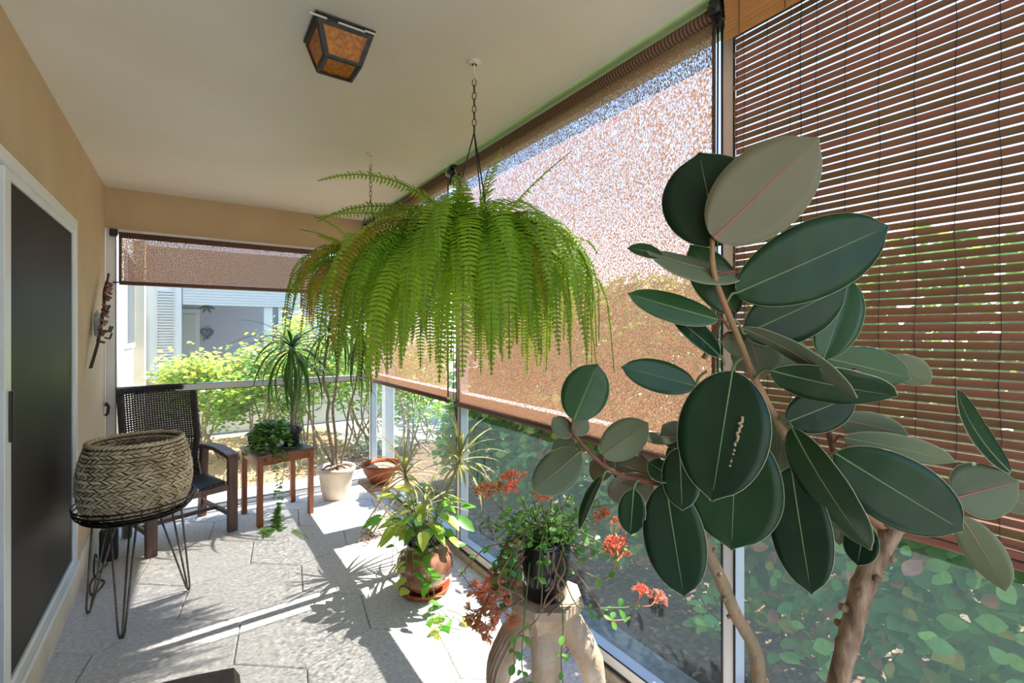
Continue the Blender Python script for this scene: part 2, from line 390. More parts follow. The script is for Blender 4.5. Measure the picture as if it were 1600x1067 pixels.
# ---- far window
fr = MB(); y0 = YF; y1 = YF+0.06
fr.box((XL,y0,0.03),(XL+0.065,y1,2.425),.002); fr.box((XL+.065,y0,2.385),(XR,y1,2.425),.002); fr.box((XL+.065,y0,1.075),(XR,y1,1.13),.002); fr.box((XL+.065,y0,0.0),(XR,y1,0.045),.002)
wn = struct(fr,'window_4',M_alu)
g = MB(); g.box((XL+.064,y0-.004,0.045),(XL+.07,y0,2.385)); g.box((XL+.065,y0-.004,0.038),(XR,y0,0.046)); g.box((XL+.065,y0-.004,1.072),(XR,y0,1.077)); g.box((XL+.065,y0-.004,1.128),(XR,y0,1.132)); B(g,'gasket',M_rubber,wn)
for za, zb in ((0.04,1.08),(1.125,2.39)):
    s_ = MB(); s_.add([(XL+.06,y0+.01,za),(XR,y0+.01,za),(XR,y0+.01,zb),(XL+.06,y0+.01,zb)],[(0,1,2,3)]); B(s_,'screen_mesh',M_screen_clear,wn)
# ------------------------------------------------------------------ ground outside
c = MB(); c.box((XR+0.08,YB-6,-0.06),(1.90,YF+0.5,-0.005)); struct(c,'trim_8',M_conc)
c = MB(); c.add([(1.6,-8,-0.03),(4.2,-8,-0.03),(4.2,6.4,-0.03),(1.6,6.4,-0.03)],[(0,1,2,3)]); struct(c,'ground',M_mulch)
c = MB(); c.add([(-3,YF+.05,-0.035),(1.9,YF+.05,-0.035),(1.9,8.5,-0.035),(-3,8.5,-0.035)],[(0,1,2,3)]); struct(c,'ground',M_mulch2)
c = MB(); c.add([(-60,-60,-0.06),(60,-60,-0.06),(60,60,-0.06),(-60,60,-0.06)],[(0,1,2,3)]); struct(c,'ground',M_ply)
c = MB(); c.box((XL-.1,YF+0.085,-0.05),(1.9,YF+0.52,-0.002)); struct(c,'trim_9',M_kerb)
# ------------------------------------------------------------------ roller shades
def roller_shade(label, ya, yb, zt, zb, x):
    root = T('roller_shade', label, 'shade', (x,(ya+yb)/2,zt), 'brown cloth roller shades')
    q = MB(); n = 24
    cl = MB()
    vs = [(x-0.006*math.sin(PI*j/8), ya+(yb-ya)*i/n, zb+(zt-zb)*j/8) for j in range(9) for i in range(n+1)]
    cl.add(vs, [(j*(n+1)+i, j*(n+1)+i+1, (j+1)*(n+1)+i+1, (j+1)*(n+1)+i) for j in range(8) for i in range(n)])
    fb = B(cl,'cloth',M_fabric,root,True)
    for y in (ya+.006, yb-.006):
        q = MB(); q.box((x-.003,y-.006,zb),(x+.003,y+.006,zt)); B(q,'selvedge',M_hem,fb)
    q = MB(); q.tube([(x-0.005,ya,zt),(x-0.005,yb,zt)], 0.024, 14); rt = B(q,'roller_tube',M_roll,root,True)
    
    for y in (ya-.012,yb):
        q = MB(); q.tube([(x-0.005,y,zt),(x-0.005,y+.012,zt)],0.022,14); B(q,'tube_cap',M_white,rt,True)
    q = MB(); q.tube([(x-0.004,ya,zb),(x-0.004,yb,zb)], 0.019, 10); B(q,'hem_bar',M_hem,root,True)
    return root
def bracket(y, z, x, label):
    root = T('shade_bracket', label, 'bracket', (x,y,z))
    q = MB(); q.box((x-.035,y-.03,z+.01),(x+.045,y+.03,z+.034),.004); q.box((x-.03,y-.018,z-.05),(x+.03,y+.018,z+.012),.005); B(q,'body',M_black,root)
    q = MB(); q.tube([(x-.036,y-.02,z-.01),(x-.036,y+.02,z-.01)],.02,10); q.tube([(x-.03,y,z-.05),(x-.034,y+.004,z-.085),(x-.03,y+.012,z-.1)],.007,6); B(q,'pulley',M_black,root,True)
roller_shade('large brown cloth roller shade between the two tall mullions, sunlit from outside',0.972,2.90,2.700,1.085,1.535)
roller_shade('brown cloth roller shade half hidden behind the hanging ferns, next to the far corner',3.055,4.86,2.715,1.095,1.535)
bracket(2.975,2.715,1.545,'black roller bracket at the top of the mullion behind the big fern')
bracket(0.955,2.712,1.545,'black roller bracket beside the top of the bamboo blind')
bracket(4.915,2.700,1.545,'black roller bracket in the far top corner beside the small fern')
def cord_hook(y, z, x, label):
    root = T('cord_cleat', label, 'cleat', (x,y,z))
    q = MB(); q.tube([(x,y-.03,z+.01),(x,y+.03,z+.01)],.012,8); B(q,'pulley',M_black,root,True)
    q = MB(); q.tube([(x-.005,y-.02,z-.16),(x-.005,y+.03,z-.17)],.010,8); B(q,'pulley',M_black,root,True)
    for dy in (-.02,.018):
        q = MB(); q.tube([(x,y+dy,z+.01),(x-.004,y+dy*.8,z-.16)],.003,5); B(q,'elastic_cord',M_black,root)
    q = MB(); q.tube([(x,y+.028,z+.012),(x,y+.05,z+.016)],.012,8); B(q,'end_cap',M_white,root,True)
cord_hook(2.985,1.07,1.562,'black elastic tie and pulley on the mullion under the brown shades')
cord_hook(0.965,1.04,1.562,'black elastic tie on the mullion beside the bamboo blind, behind the rubber plant')
q = MB(); q.tube([(1.566,0.982,2.68),(1.564,0.984,1.9),(1.566,0.982,1.07)],.0035,5); tag(B(q,'pull_cord',M_black),'dark pull cord running down the mullion beside the bamboo blind','cord')
q = MB(); q.tube([(1.566,3.035,2.68),(1.566,3.035,1.07)],.003,5); tag(B(q,'pull_cord',M_black),'dark pull cord running down the mullion behind the big fern','cord')
# far shade, hung crosswise
root = T('roller_shade','short brown cloth roller shade across the top of the far window','shade',(0.32,4.962,2.375),'brown cloth roller shades')
xa, xb = -0.47, 1.16
q = MB(); n = 10; y = 4.962
vs = [(xa+(xb-xa)*i/n, y, 1.985+(2.375-1.985)*j/3) for j in range(4) for i in range(n+1)]
q.add(vs, [(j*(n+1)+i, j*(n+1)+i+1, (j+1)*(n+1)+i+1, (j+1)*(n+1)+i) for j in range(3) for i in range(n)]); B(q,'cloth',shade_fabric('dense brown shade cloth',(0.13,0.05,0.022),(0.50,0.25,0.12),0.0,0.30,0),root)
q = MB(); q.tube([(xa,y-.004,2.372),(xb,y-.004,2.372)],.024,12); B(q,'roller_tube',M_rollx,root,True)
q = MB(); q.tube([(xa,y-.004,1.982),(xb,y-.004,1.982)],.016,10); B(q,'hem_bar',M_hem,root,True)
q = MB(); q.box((xa-.004,y-.003,1.985),(xa+.016,y+.003,2.37)); B(q,'selvedge',M_hem,root)
q = MB(); q.box((xa-.06,y-.02,2.36),(xa-.01,y+.02,2.415),.004); q.tube([(xa-.01,y,2.372),(xa-.05,y,2.372)],.016,8); B(q,'end_bracket',M_black,root)
q = MB(); q.tube([(xa-.04,y,1.985),(xa-.004,y,1.985)],.007,6); B(q,'hem_pin',M_black,root)
# ------------------------------------------------------------------ bamboo blind
M_bam = mat('stained bamboo slat',(0.19,0.095,0.060),0.45,scale=5,col2=(0.40,0.19,0.09),stretch=(1,0.35,7),objvar=0.25,transl=0.07,tcol=(.4,.16,.06),detail=5)
M_bamv = mat('stained bamboo valance slat',(0.48,0.20,0.06),0.5,scale=5,col2=(0.68,0.33,0.11),stretch=(1,0.4,9),objvar=0.10)
M_str = mat('dark warp string',(0.03,0.025,0.03),.8)
bx = 1.535; by0, by1 = -0.95, 0.912; bz0, bz1 = 1.10, 2.72; pitch = 0.0222
BL = T('bamboo_blind','stained bamboo slat roll up blind with a slatted valance, behind the rubber plant','blind',(bx,0,bz1))
me = None
for k in range(int((bz1-bz0)/pitch)+1):
    z = bz0+k*pitch
    g = MB(); h = 0.0178
    g.box((0,by0,-h/2),(0.0022,by1-0.012,h/2)) if me is None else None
    if me is None:
        ORIG['_tmp'] = Vector((0,0,0)); me = g.mesh('slat',M_bam)
    o = link('slat', me, BL, loc=(rnd(-.0012,.0012), rnd(-.006,.006), z-bz1+rnd(-.0006,.0006)))
    o.rotation_euler = (rnd(-.0004,.0004), rnd(-.05,.05), 0)
me = None
for k in range(11):
    if me is None:
        g = MB(); g.box((0,by0,-0.0071),(0.002,by1+0.008,0.0071)); me = g.mesh('valance_slat',M_bamv)
    o = link('valance_slat', me, BL, loc=(-0.03+rnd(-.0008,.0008), rnd(-.003,.003), 2.574+k*0.0147-bz1))
ys = [0.893,0.866,0.79,0.72,0.69,0.645,0.57,0.492,0.415,0.338,0.262,0.18,0.10,0.02,-.1,-.25,-.4,-.55,-.7,-.85]
for i, y in enumerate(ys):
    g = MB(); pts = [(bx-0.002,y+0.003*math.sin(z*20+i),z) for z in np.linspace(bz0-.02,bz1-.02,14)]
    g.tube(pts,0.0007 if i!=4 else .0011,4); B(g,'warp_string',M_str,BL)
for y in ys[1::2]:
    g = MB(); g.tube([(bx-.034,y,2.567),(bx-.034,y,2.733)],.0013,4); B(g,'valance_string',M_str,BL)
g = MB(); g.box((bx-.004,by1-.05,bz0),(bx+.004,by1-.046,bz1-.02)); 
g = MB(); g.box((bx-.010,by0,bz0-.055),(bx+.012,by1-.012,bz0-.035),.003); g.box((bx-.008,by0,bz0-.033),(bx+.010,by1-.012,bz0-.014),.003); B(g,'bottom_batten',M_bam,BL)
g = MB(); g.box((bx-.028,by0,bz1-.005),(bx+.02,by1,bz1+.025)); B(g,'head_rail',M_bamv,BL)
# ------------------------------------------------------------------ ceiling lantern
lc = (0.49,1.935,ZC)
LN = T('ceiling_lantern','square black metal ceiling lantern with amber textured glass','lantern',lc)
M_iron = mat('chipped black iron',(0.02,0.022,0.022),.55,scale=40,col2=(0.05,0.05,0.045))
M_amber = mat('amber pebbled glass',(0.45,0.11,0.005),0.25,scale=70,col2=(0.95,0.40,0.03),bump=1.0,bscale=70,transl=0.35,tcol=(.9,.35,.04),coat=.3)
M_chip = mat('white paint chip',(0.75,0.75,0.70),.8)
def lan(u, v, z): return Vector((lc[0]+u, lc[1]+v, ZC-z))
t0 = 0.105; t1 = 0.099; b1 = 0.066; zt, zb = 0.026, 0.135
q = MB(); q.box(lan(-t0,-t0,.028),lan(t0,t0,0),.004)
q.box(lan(-t0-.006,-t0-.006,.012),lan(t0+.006,t0+.006,.004)); B(q,'canopy_plate',M_iron,LN)
def trap(u): return [lan(-t1,-t1,zt),lan(t1,-t1,zt),lan(t1,t1,zt),lan(-t1,t1,zt)]
Ptop = [(-t1,-t1),(t1,-t1),(t1,t1),(-t1,t1)]; Pbot = [(-b1,-b1),(b1,-b1),(b1,b1),(-b1,b1)]
for k in range(4):
    a, b = Ptop[k], Ptop[(k+1)%4]; c_, d_ = Pbot[(k+1)%4], Pbot[k]
    P = [lan(*a,zt),lan(*b,zt),lan(*c_,zb),lan(*d_,zb)]
    cen = sum(P,Vector())/4; ins = [p.lerp(cen,.17) for p in P]
    q = MB(); q.add(P+ins,[(j,(j+1)%4,4+(j+1)%4,4+j) for j in range(4)]); q.prism
    nrm = (P[1]-P[0]).cross(P[3]-P[0]).normalized()
    q.add([p-nrm*.006 for p in P]+[p-nrm*.006 for p in ins],[(j,4+j,4+(j+1)%4,(j+1)%4) for j in range(4)])
    sd = B(q,'side_frame',M_iron,LN)
    q = MB(); q.add([p-nrm*.003 for p in ins],[(0,1,2,3)]); B(q,'amber_pane',M_amber,sd)
    q = MB(); q.tube([P[0],P[3]],.006,6); q.tube([P[3],P[2]],.006,6); B(q,'corner_bar',M_iron,sd)
P = [lan(*p,zb) for p in Pbot]; cen = sum(P,Vector())/4; ins = [p.lerp(cen,.2) for p in P]
q = MB(); q.add(P+ins,[(j,(j+1)%4,4+(j+1)%4,4+j) for j in range(4)]); bf = B(q,'bottom_frame',M_iron,LN)
q = MB(); q.add([p+Vector((0,0,.003)) for p in ins],[(0,1,2,3)]); B(q,'amber_pane',M_amber,bf)
q = MB()
for (u, v, z, s) in ((-.1,-.108,.02,.03),(.02,-.109,.02,.05),(.09,-.109,.015,.02),(-.04,.066,.137,.012),(.0,.067,.137,.014),(-.08,-.08,.06,.006),(.06,-.09,.05,.005)):
    q.box(lan(u-s,v-.002,z+.003),lan(u+s,v+.002,z-.003))
B(q,'paint_chips',M_chip,LN)
# ------------------------------------------------------------------ hanging ferns
M_fern = mat('fern green',(0.21,0.45,0.02),0.5,scale=3,col2=(0.37,0.57,0.03),transl=0.42,tcol=(0.45,0.72,0.06),objvar=0.22)
M_fern_old = mat('yellowing fern',(0.40,0.34,0.03),0.5,scale=3,col2=(0.5,0.3,0.05),transl=0.45,tcol=(.6,.45,.06),objvar=0.2)
M_rach = mat('fern stalk',(0.22,0.26,0.05),.6)
M_chain = mat('dark chain',(0.02,0.018,0.016),.5,metal=.6)
def frond(root, base, az, ln, el, droop, pw=1.0, wid=0.062, mats=None, twist=0.0, yaw_bend=0.0):
    mb = MB(); n = 30; p = Vector(base); pts = [p.copy()]; ts = []
    ds = ln/n
    for i in range(n):
        s = (i+.5)/n; th = max(el-droop*s**pw,-1.50+.1*math.sin(az*7)); a = az+yaw_bend*s
        t = Vector((math.cos(a)*math.cos(th), math.sin(a)*math.cos(th), math.sin(th)))
        p = p+t*ds; p.x = min(p.x,1.475-.02*s) if base[0] < 1.2 else p.x; pts.append(p.copy()); ts.append(t)
    mb.cur = 1; mb.tube(pts[::3]+[pts[-1]] if n%3 else pts[::3],[.0022]*len(pts[::3]) if n%3==0 else .002,4)
    mb.cur = 0
    m = int(ln/0.0165)
    for k in range(3, m+1):
        s = k/m; x = s*n; i = min(int(x), n-1); q0 = pts[i].lerp(pts[i+1], x-i); t = ts[i]
        lat = Vector((-math.sin(az+yaw_bend*s), math.cos(az+yaw_bend*s), 0)); up = t.cross(lat)*-1
        if up.length < .1: up = Vector((0,0,1))
        up = lat.cross(t)*-1 if False else t.cross(lat)
        lat2 = lat*math.cos(twist)+up*math.sin(twist)
        up = t.cross(lat2)
        w = wid*min(1, (s*7)**.7)*(1-s**2.6*.93)*rnd(.88,1.08)
        hb = 0.0082*(1-.35*s)
        for sg in (-1,1):
            d = (lat2*sg+t*0.22-up*rnd(-.05,.22)).normalized()
            b0 = q0-t*hb*.7; b1 = q0+t*hb*.9; md = q0+d*w*.62; tp = q0+d*w-up*w*.10+t*w*.10
            mb.add([b0,b1,md+t*hb*.95+up*.002,tp,md-t*hb*.75+up*.002],[(0,1,2,4),(4,2,3)])
    return B(mb,'frond',mats or [M_fern,M_rach],root)
def chain(root, p0, p1, link_l=0.034):
    q = MB(); d = Vector(p1)-Vector(p0); n = int(d.length/(link_l*.78)); dn = d.normalized()
    s1 = dn.orthogonal().normalized(); s2 = dn.cross(s1)
    for i in range(n):
        c_ = Vector(p0)+d*((i+.5)/n); s = s1 if i%2 else s2
        pts = [c_+dn*(link_l/2*math.cos(a))+s*(link_l*.27*math.sin(a)) for a in np.linspace(0,2*PI,9)]
        q.tube(pts,.0019,4,cap=False)
    return B(q,'chain',M_chain,root)
AZL = math.atan2(SN,-CS); AZR = math.atan2(-SN,CS); AZE = math.atan2(-CS,-SN)
def hanging_fern(label, hook, zc, R, nfr, seed, extra, zt_split):
    random.seed(seed)
    hx, hy = hook
    root = T('hanging_fern',label,'fern',(hx,hy,zc-.12),'hanging Boston ferns')
    q = MB(); q.lathe([(0.0,0),(.03,0),(.03,-.006),(.012,-.012)],12,(hx,hy,ZC)); q.tube([(hx,hy,ZC-.01),(hx,hy,ZC-.05),(hx+.012,hy,ZC-.065),(hx+.01,hy,ZC-.08),(hx-.004,hy,ZC-.078)],.004,6); B(q,'ceiling_hook',M_ceil,root)
    zs = zt_split
    chain(root,(hx,hy,ZC-.075),(hx,hy,zs))
    for k in range(3):
        a = 0.6+k*2*PI/3; q = MB(); q.tube([(hx,hy,zs),(hx+.14*math.cos(a),hy+.14*math.sin(a),zc)],.003,5); B(q,'hanger_wire',M_chain,root)
    q = MB(); q.lathe([(.05,-.11),(.075,-.10),(.10,-.01),(.108,0),(.10,.0),(.09,-.02),(.0,-.02)],20,(hx,hy,zc)); B(q,'basket',mat('mossy hanging basket',(.06,.08,.02),.9,.4,40),root,True)
    for i in range(26):
        az = AZE+rnd(-1.3,1.3); el = rnd(.3,1.2); frond(root,(hx+.06*math.cos(az),hy+.06*math.sin(az),zc-.01),az,R*rnd(.75,1.15),el,el+rnd(1.9,2.5),rnd(.6,.9),rnd(.064,.084),None,rnd(-.35,.35),rnd(-.3,.3))
    for i in range(nfr):
        az = 2*PI*i/nfr*2.618+rnd(-.25,.25); kk = i/nfr
        if kk < .6: el = rnd(.55,1.15); ln = R*rnd(1.30,1.85); dr = el+rnd(1.9,2.4); pw = rnd(.75,1.0)
        elif kk < .88: el = rnd(1.0,1.35); ln = R*rnd(1.1,1.5); dr = el+rnd(1.5,2.1); pw = rnd(.85,1.1)
        else: el = rnd(1.15,1.5); ln = R*rnd(.5,.8); dr = el+rnd(.0,.9); pw = 1.2
        b = (hx+.08*math.cos(az)*rnd(.2,1), hy+.08*math.sin(az)*rnd(.2,1), zc-.02)
        if math.cos(az) > 0: ln *= 1-.10*math.cos(az)
        old = (kk < .6 and random.random() < .10+ (.2 if R < .45 else 0))
        frond(root,b,az,ln,el,dr,pw,rnd(.064,.084),[M_fern_old,M_rach] if old else None, rnd(-.35,.35), rnd(-.25,.25))
    for (az,ln,el,dr,pw) in extra: frond(root,(hx,hy,zc),az,ln,el,dr,pw,.088,None,0.15)
    return root
# frame directions: towards the left of the view and towards the right
hanging_fern('large bright green fern in a basket hung on a long chain in mid room',(1.026,1.794),1.91,0.56,185,3,
  [(AZL+.10,.80,1.12,1.50,1.2),(AZL-.1,.78,.72,.95,1.0),(AZL+.25,.72,.95,1.55,1.0),(AZR,.62,1.0,.35,1.0),(AZR+.3,.50,1.45,.25,1.0),(AZR-.2,.40,1.5,.2,1),(AZL-.35,.66,.62,1.3,1.0),(AZR+.05,.66,.75,1.4,.9)],2.45)
hanging_fern('smaller yellowing fern hung on a chain in the far corner behind the big one',(0.986,3.095),2.00,0.44,95,5,
  [(AZL,.55,.9,.8,1.0),(AZL+.2,.5,1.2,.9,1.0)],2.45)
random.seed(11)
# ------------------------------------------------------------------ armchairs
M_wood = mat('dark brown painted wood',(0.085,0.048,0.038),0.5,scale=6,col2=(0.15,0.085,0.062),stretch=(8,8,1))
M_wick = mat('dark brown resin wicker',(0.035,0.026,0.026),0.38,0.3,60,spec=.6)
def weave(surf, nu, nv, wu, wv, amp=.004, su=64, sv=64, hole=True):
    """real over and under ribbons on surf(u,v)->(point, normal); u across, v along"""
    mb = MB(); e = 1e-3
    def strand(fix, k, n, m, w, along_u):
        pts = []; sd = []
        for i in range(m+1):
            t = i/m; u, v = (t, fix) if along_u else (fix, t)
            P, Nn = surf(u, v); other = (nv if not along_u else nu)
            off = amp*math.cos(PI*(t*other-.5)+PI*k)
            pts.append(P+Nn*off)
            u2, v2 = (u, min(1,v+e)) if along_u else (min(1,u+e), v); u3, v3 = (u, max(0,v-e)) if along_u else (max(0,u-e), v)
            sd.append((surf(u2,v2)[0]-surf(u3,v3)[0]).normalized())
        mb.strip(pts,[w]*len(pts),sd)
    for k in range(nv): strand((k+.5)/nv, k, nv, nu*2, wv, True)
    for k in range(nu): strand((k+.5)/nu, k+1, nu, nv*2, wu, False)
    return mb
def armchair(label, loc, rz, group='wicker armchairs with dark wooden arms'):
    root = T('armchair', label, 'chair', loc, group, rz)
    W = 0.285                                   # half width to the outside of the posts
    def part(mb, n, m=M_wood, par=root, smooth=False, **k): return B(mb, n, m, par, smooth, local=True, **k)
    for s in (-1,1):
        x0, x1 = (s*W, s*(W-.05)) if s < 0 else (s*(W-.05), s*W)
        q = MB(); q.box((x0-.018 if s<0 else x0,-0.30,0),(x1 if s<0 else x1+.018,-0.255,0.585),.004); part(q,'leg')
        q = MB(); P = [(0.235,0),(0.29,0),(0.265,.40),(0.25,.60),(0.19,.60),(0.205,.40)]
        q.prism([(x0,y,z) for y,z in P],(x1-x0,0,0)); part(q,'leg')
        q = MB(); prof = [(-.315,.585),(-.30,.612),(-.22,.625),(-.05,.645),(.15,.64),(.26,.625)]
        top = [(y,z) for y,z in prof]; bot = [(y,z-.032 if i else z-.02) for i,(y,z) in enumerate(prof)]
        poly = top+bot[::-1]; xa, xb = (x0-.025,x1+.012) if s<0 else (x0-.012,x1+.025)
        vs = [(xa,y,z) for y,z in poly]+[(xb,y,z) for y,z in poly]; n = len(poly); h = len(prof)
        fs = [(i,(i+1)%n,n+(i+1)%n,n+i) for i in range(n)]
        for b in (0,n):
            for i in range(h-1):
                r = (b+i,b+i+1,b+n-2-i,b+n-1-i); fs.append(r if b else r[::-1])
        q.add(vs,fs); part(q,'armrest')
        q = MB(); q.box((x0+.012,-.26,.12),(x0+.034,.26,.155),.003); part(q,'side_stretcher')
        q = MB(); q.box((x0+.01,-.26,.335),(x0+.036,.24,.375),.003); part(q,'seat_rail')
    q = MB(); q.box((-W+.03,-.03,.125),(W-.03,-.005,.152),.003); part(q,'cross_stretcher')
    q = MB(); q.box((-W+.03,-.295,.335),(W-.03,-.27,.375),.003); part(q,'front_rail')
    ws = .222
    def seat(u, v):
        x = (u-.5)*2*ws; y = -.285+v*.52
        z = .405-.025*math.sin(PI*u)*math.sin(PI*min(1,v*1.05))-.02*v-(.06*max(0,(.08-v)/.08)**1.5)
        return Vector((x,y,z)), Vector((0,0,1))
    st = weave(seat,24,28,.0155,.0155,.003); part(st,'woven_seat',M_wick,kind='stuff')
    q = MB(); q.box((-ws,-.28,.36),(ws,.22,.372),.003); part(q,'seat_board',M_wick)
    def back(u, v):
        w = .225+.055*min(1,max(0,(v-.18)/.25)); x = (u-.5)*2*w
        y = .205+.235*v+.03*math.sin(PI*v)-.03*math.sin(PI*u)*0; z = .34+.79*v+.012*math.sin(PI*u)*v
        y += .03*(1-(2*u-1)**2)
        return Vector((x,y,z)), Vector((0,-.95,.28)).normalized()
    bk = weave(back,30,44,.0140,.0138,.0035); bo = part(bk,'woven_back',M_wick,kind='stuff')
    # the closely wrapped border round the open weave
    for nm, f in (('back_border',lambda t: back(0.035,t)[0]),('back_border',lambda t: back(.965,t)[0]),('back_border',lambda t: back(t,.965)[0])):
        q = MB(); pts = [f(i/24) for i in range(25)]; q.tube(pts,.021,8,squash=.55); b_ = part(q,nm,M_wick,root,True)
        q = MB()
        for i in range(48):
            t = (i+.5)/48; p = f(t); d = (f(min(1,t+.01))-f(max(0,t-.01))).normalized(); s_ = d.cross(Vector((0,1,0))).normalized(); 
            a = p-s_*.022+Vector((0,-.014,0)); c_ = p+s_*.022+Vector((0,-.014,0)); q.tube([a+d*.006,p+Vector((0,-.017,0)),c_-d*.006],.0055,4)
        part(q,'wrapping',M_wick,b_,kind='stuff')
    return root
armchair('dark wicker armchair in the far left corner, behind the wire stool and basket',(-0.065,4.53,0),math.radians(20))
armchair('armchair at the lower edge of the view, only the end of its brown armrest showing',(-0.205,1.275,0),math.radians(88))
# ------------------------------------------------------------------ wire stool and basket
M_wire = mat('dark bronze wire',(0.035,0.028,0.022),.4,metal=.7)
M_rod = mat('brown grey steel rod',(0.16,0.13,0.10),.4,metal=.6,var=.3,scale=25)
cx, cy = -0.243, 3.36
ST = T('wire_stool','round wire stool on hairpin legs standing by the sliding door','stool',(cx,cy,0))
def ring(z, r): return [(cx+r*math.cos(a),cy+r*math.sin(a),z) for a in np.linspace(0,2*PI,49)]
for z, r in ((.655,.272),(.632,.268),(.608,.258),(.588,.240)):
    q = MB(); q.tube(ring(z,r),.0042,6,cap=False); B(q,'wire_ring',M_wire,ST,True)
for k in range(22):
    a = 2*PI*k/22; q = MB()
    prof = [(.272,.655),(.27,.63),(.258,.606),(.235,.586),(.16,.578),(.02,.576)]
    q.tube([(cx+r*math.cos(a),cy+r*math.sin(a),z) for r,z in prof],.0028,5); B(q,'wire_spoke',M_wire,ST,True)
q = MB(); q.lathe([(0.0,.566),(.20,.568),(.235,.58),(.20,.575),(0,.572)],32,(cx,cy,0)); B(q,'seat_disc',M_black,ST,True)
for fx, fy in ((-.288,3.135),(-.467,3.525),(-.005,3.50)):
    d = Vector((fx-cx,fy-cy,0)).normalized(); s = Vector((-d.y,d.x,0)); F = Vector((fx,fy,.006)); tp = Vector((cx,cy,.578))+d*.20
    q = MB()
    q.tube([tp+s*.055,F+s*.014+Vector((0,0,.03)),F+s*.006,F-s*.006,F-s*.014+Vector((0,0,.03)),tp-s*.055],.0052,6)
    q.tube([tp-d*.10+Vector((0,0,-.005)),F-d*.012+Vector((0,0,.02)),F],.0052,6); B(q,'hairpin_leg',M_rod,ST,True)
M_sea = mat('seagrass',(0.52,0.42,0.25),.75,scale=14,col2=(0.86,0.75,0.52),objvar=0)
M_sea2 = mat('seagrass shade strand',(0.12,0.08,0.04),.85,.3,20)
BK = T('seagrass_basket','big bulging woven seagrass basket set on the wire stool','basket',(cx,cy,.585))
prof = [(0.16,.592),(.21,.60),(.238,.66),(.252,.74),(.250,.82),(.238,.89),(.220,.95),(.212,.978)]
def br(z):
    for (r0,z0),(r1,z1) in zip(prof,prof[1:]):
        if z0 <= z <= z1: return r0+(r1-r0)*(z-z0)/(z1-z0)
    return prof[-1][0]
q = MB(); q.lathe(prof+[(.198,.972)]+[(r-.014,z) for r,z in prof[::-1][1:]]+[(0,.60)],48,(cx,cy,0)); B(q,'basket_wall',M_sea2,BK,True)
q = MB(); rows = 18
for i in range(rows):
    z = .606+(.966-.606)*(i+.5)/rows; r = br(z); n = 50; hz = .0150
    for j in range(n):
        for inside in ((0,1) if z > .84 else (0,)):
            a = 2*PI*(j+.5*(i%2)+rnd(-.12,.12))/n
            er = Vector((math.cos(a),math.sin(a),0)); et = Vector((-er.y,er.x,0)); ez = Vector((0,0,1))
            rr = r+(.002+rnd(0,.003) if not inside else -.017); C = Vector((cx,cy,z))+er*rr
            sl = (.62 if i%2 else -.62)+rnd(-.22,.22); d = (et+ez*sl*.7).normalized(); s = d.cross(er); ln = r*2*PI/n*rnd(.82,1.05); hh = hz*rnd(.38,.62); o = er*(.007 if not inside else -.007)
            q.add([C-d*ln,C-s*hh,C+d*ln,C+s*hh,C+o-d*ln*.25,C+o+d*ln*.4],[(0,1,4),(1,5,4),(1,2,5),(2,3,5),(3,4,5),(3,0,4)])
B(q,'woven_strands',M_sea,BK,False,kind='stuff')
q = MB(); rim = []
for k in range(2):
    q.tube([(cx+(.210+.007*math.cos(28*a+k*PI))*math.cos(a),cy+(.210+.007*math.cos(28*a+k*PI))*math.sin(a),.980+.006*math.sin(28*a+k*PI)) for a in np.linspace(0,2*PI,240)],.0075,5,cap=False)
B(q,'braided_rim',M_sea,BK,True)
a0 = math.atan2(-.9,.55)
q = MB(); q.tube([(cx+(br(z)+.008)*math.cos(a),cy+(br(z)+.008)*math.sin(a),z) for a,z in [(a0-.05,.80),(a0+.12,.74),(a0+.32,.68),(a0+.46,.63)]],.005,5); B(q,'loose_strand',mat('pale seagrass strand',(.52,.38,.20),.8),BK,True)
# ------------------------------------------------------------------ side table with pots
M_red = mat('red brown stained wood',(0.20,0.055,0.018),0.38,scale=5,col2=(0.34,0.11,0.035),stretch=(6,6,1))
M_redtop = mat('weathered dark table top',(0.10,0.06,0.045),0.5,scale=6,col2=(0.22,0.15,0.12),stretch=(1,6,1))
tr_ = math.radians(11); tx, ty, TH = 0.635, 4.565, 0.577
TB = T('side_table','small square red brown wooden side table carrying ivy and potted plants','table',(tx,ty,0),None,tr_)
hs = .205
for sx_ in (-1,1):
    for sy_ in (-1,1):
        q = MB(); q.box((sx_*hs-.021,sy_*hs-.021,0),(sx_*hs+.021,sy_*hs+.021,TH-.02),.003); B(q,'leg',M_red,TB,local=True)
for s in (-1,1):
    q = MB(); q.box((-hs+.02,s*hs-.011,TH-.085),(hs-.02,s*hs+.011,TH-.02)); B(q,'apron',M_red,TB,local=True)
    q = MB(); q.box((s*hs-.011,-hs+.02,TH-.085),(s*hs+.011,hs-.02,TH-.02)); B(q,'apron',M_red,TB,local=True)
for k in range(4):
    a = -.235+k*.1175; q = MB(); q.box((a+.0015,-.235,TH-.02),(a+.116,.235,TH),.003); B(q,'top_board',M_redtop,TB,local=True)
def pot(name, label, cat, c, prof, m, soil=None, n=28, group=None):
    root = T(name,label,cat,c,group)
    q = MB(); q.lathe(prof,n,c); B(q,'pot_wall',m,root,True)
    if soil: 
        q = MB(); q.lathe([(soil[0],soil[1]-.01),(soil[0],soil[1]),(soil[0]*.5,soil[1]+.006),(0.001,soil[1]+.004)],n,c); B(q,'soil',M_soil,root)
    return root
M_gpot = mat('dark green glazed pot',(0.012,0.045,0.035),.2,coat=.5)
M_bpot = mat('black plastic pot',(0.035,0.037,0.04),.35)
M_terra = mat('terracotta',(0.42,0.085,0.03),.55,.15,8)
M_cpot = mat('cream weathered pot',(0.62,0.50,0.37),.75,scale=5,col2=(0.78,0.69,0.56),bump=.25,bscale=30)
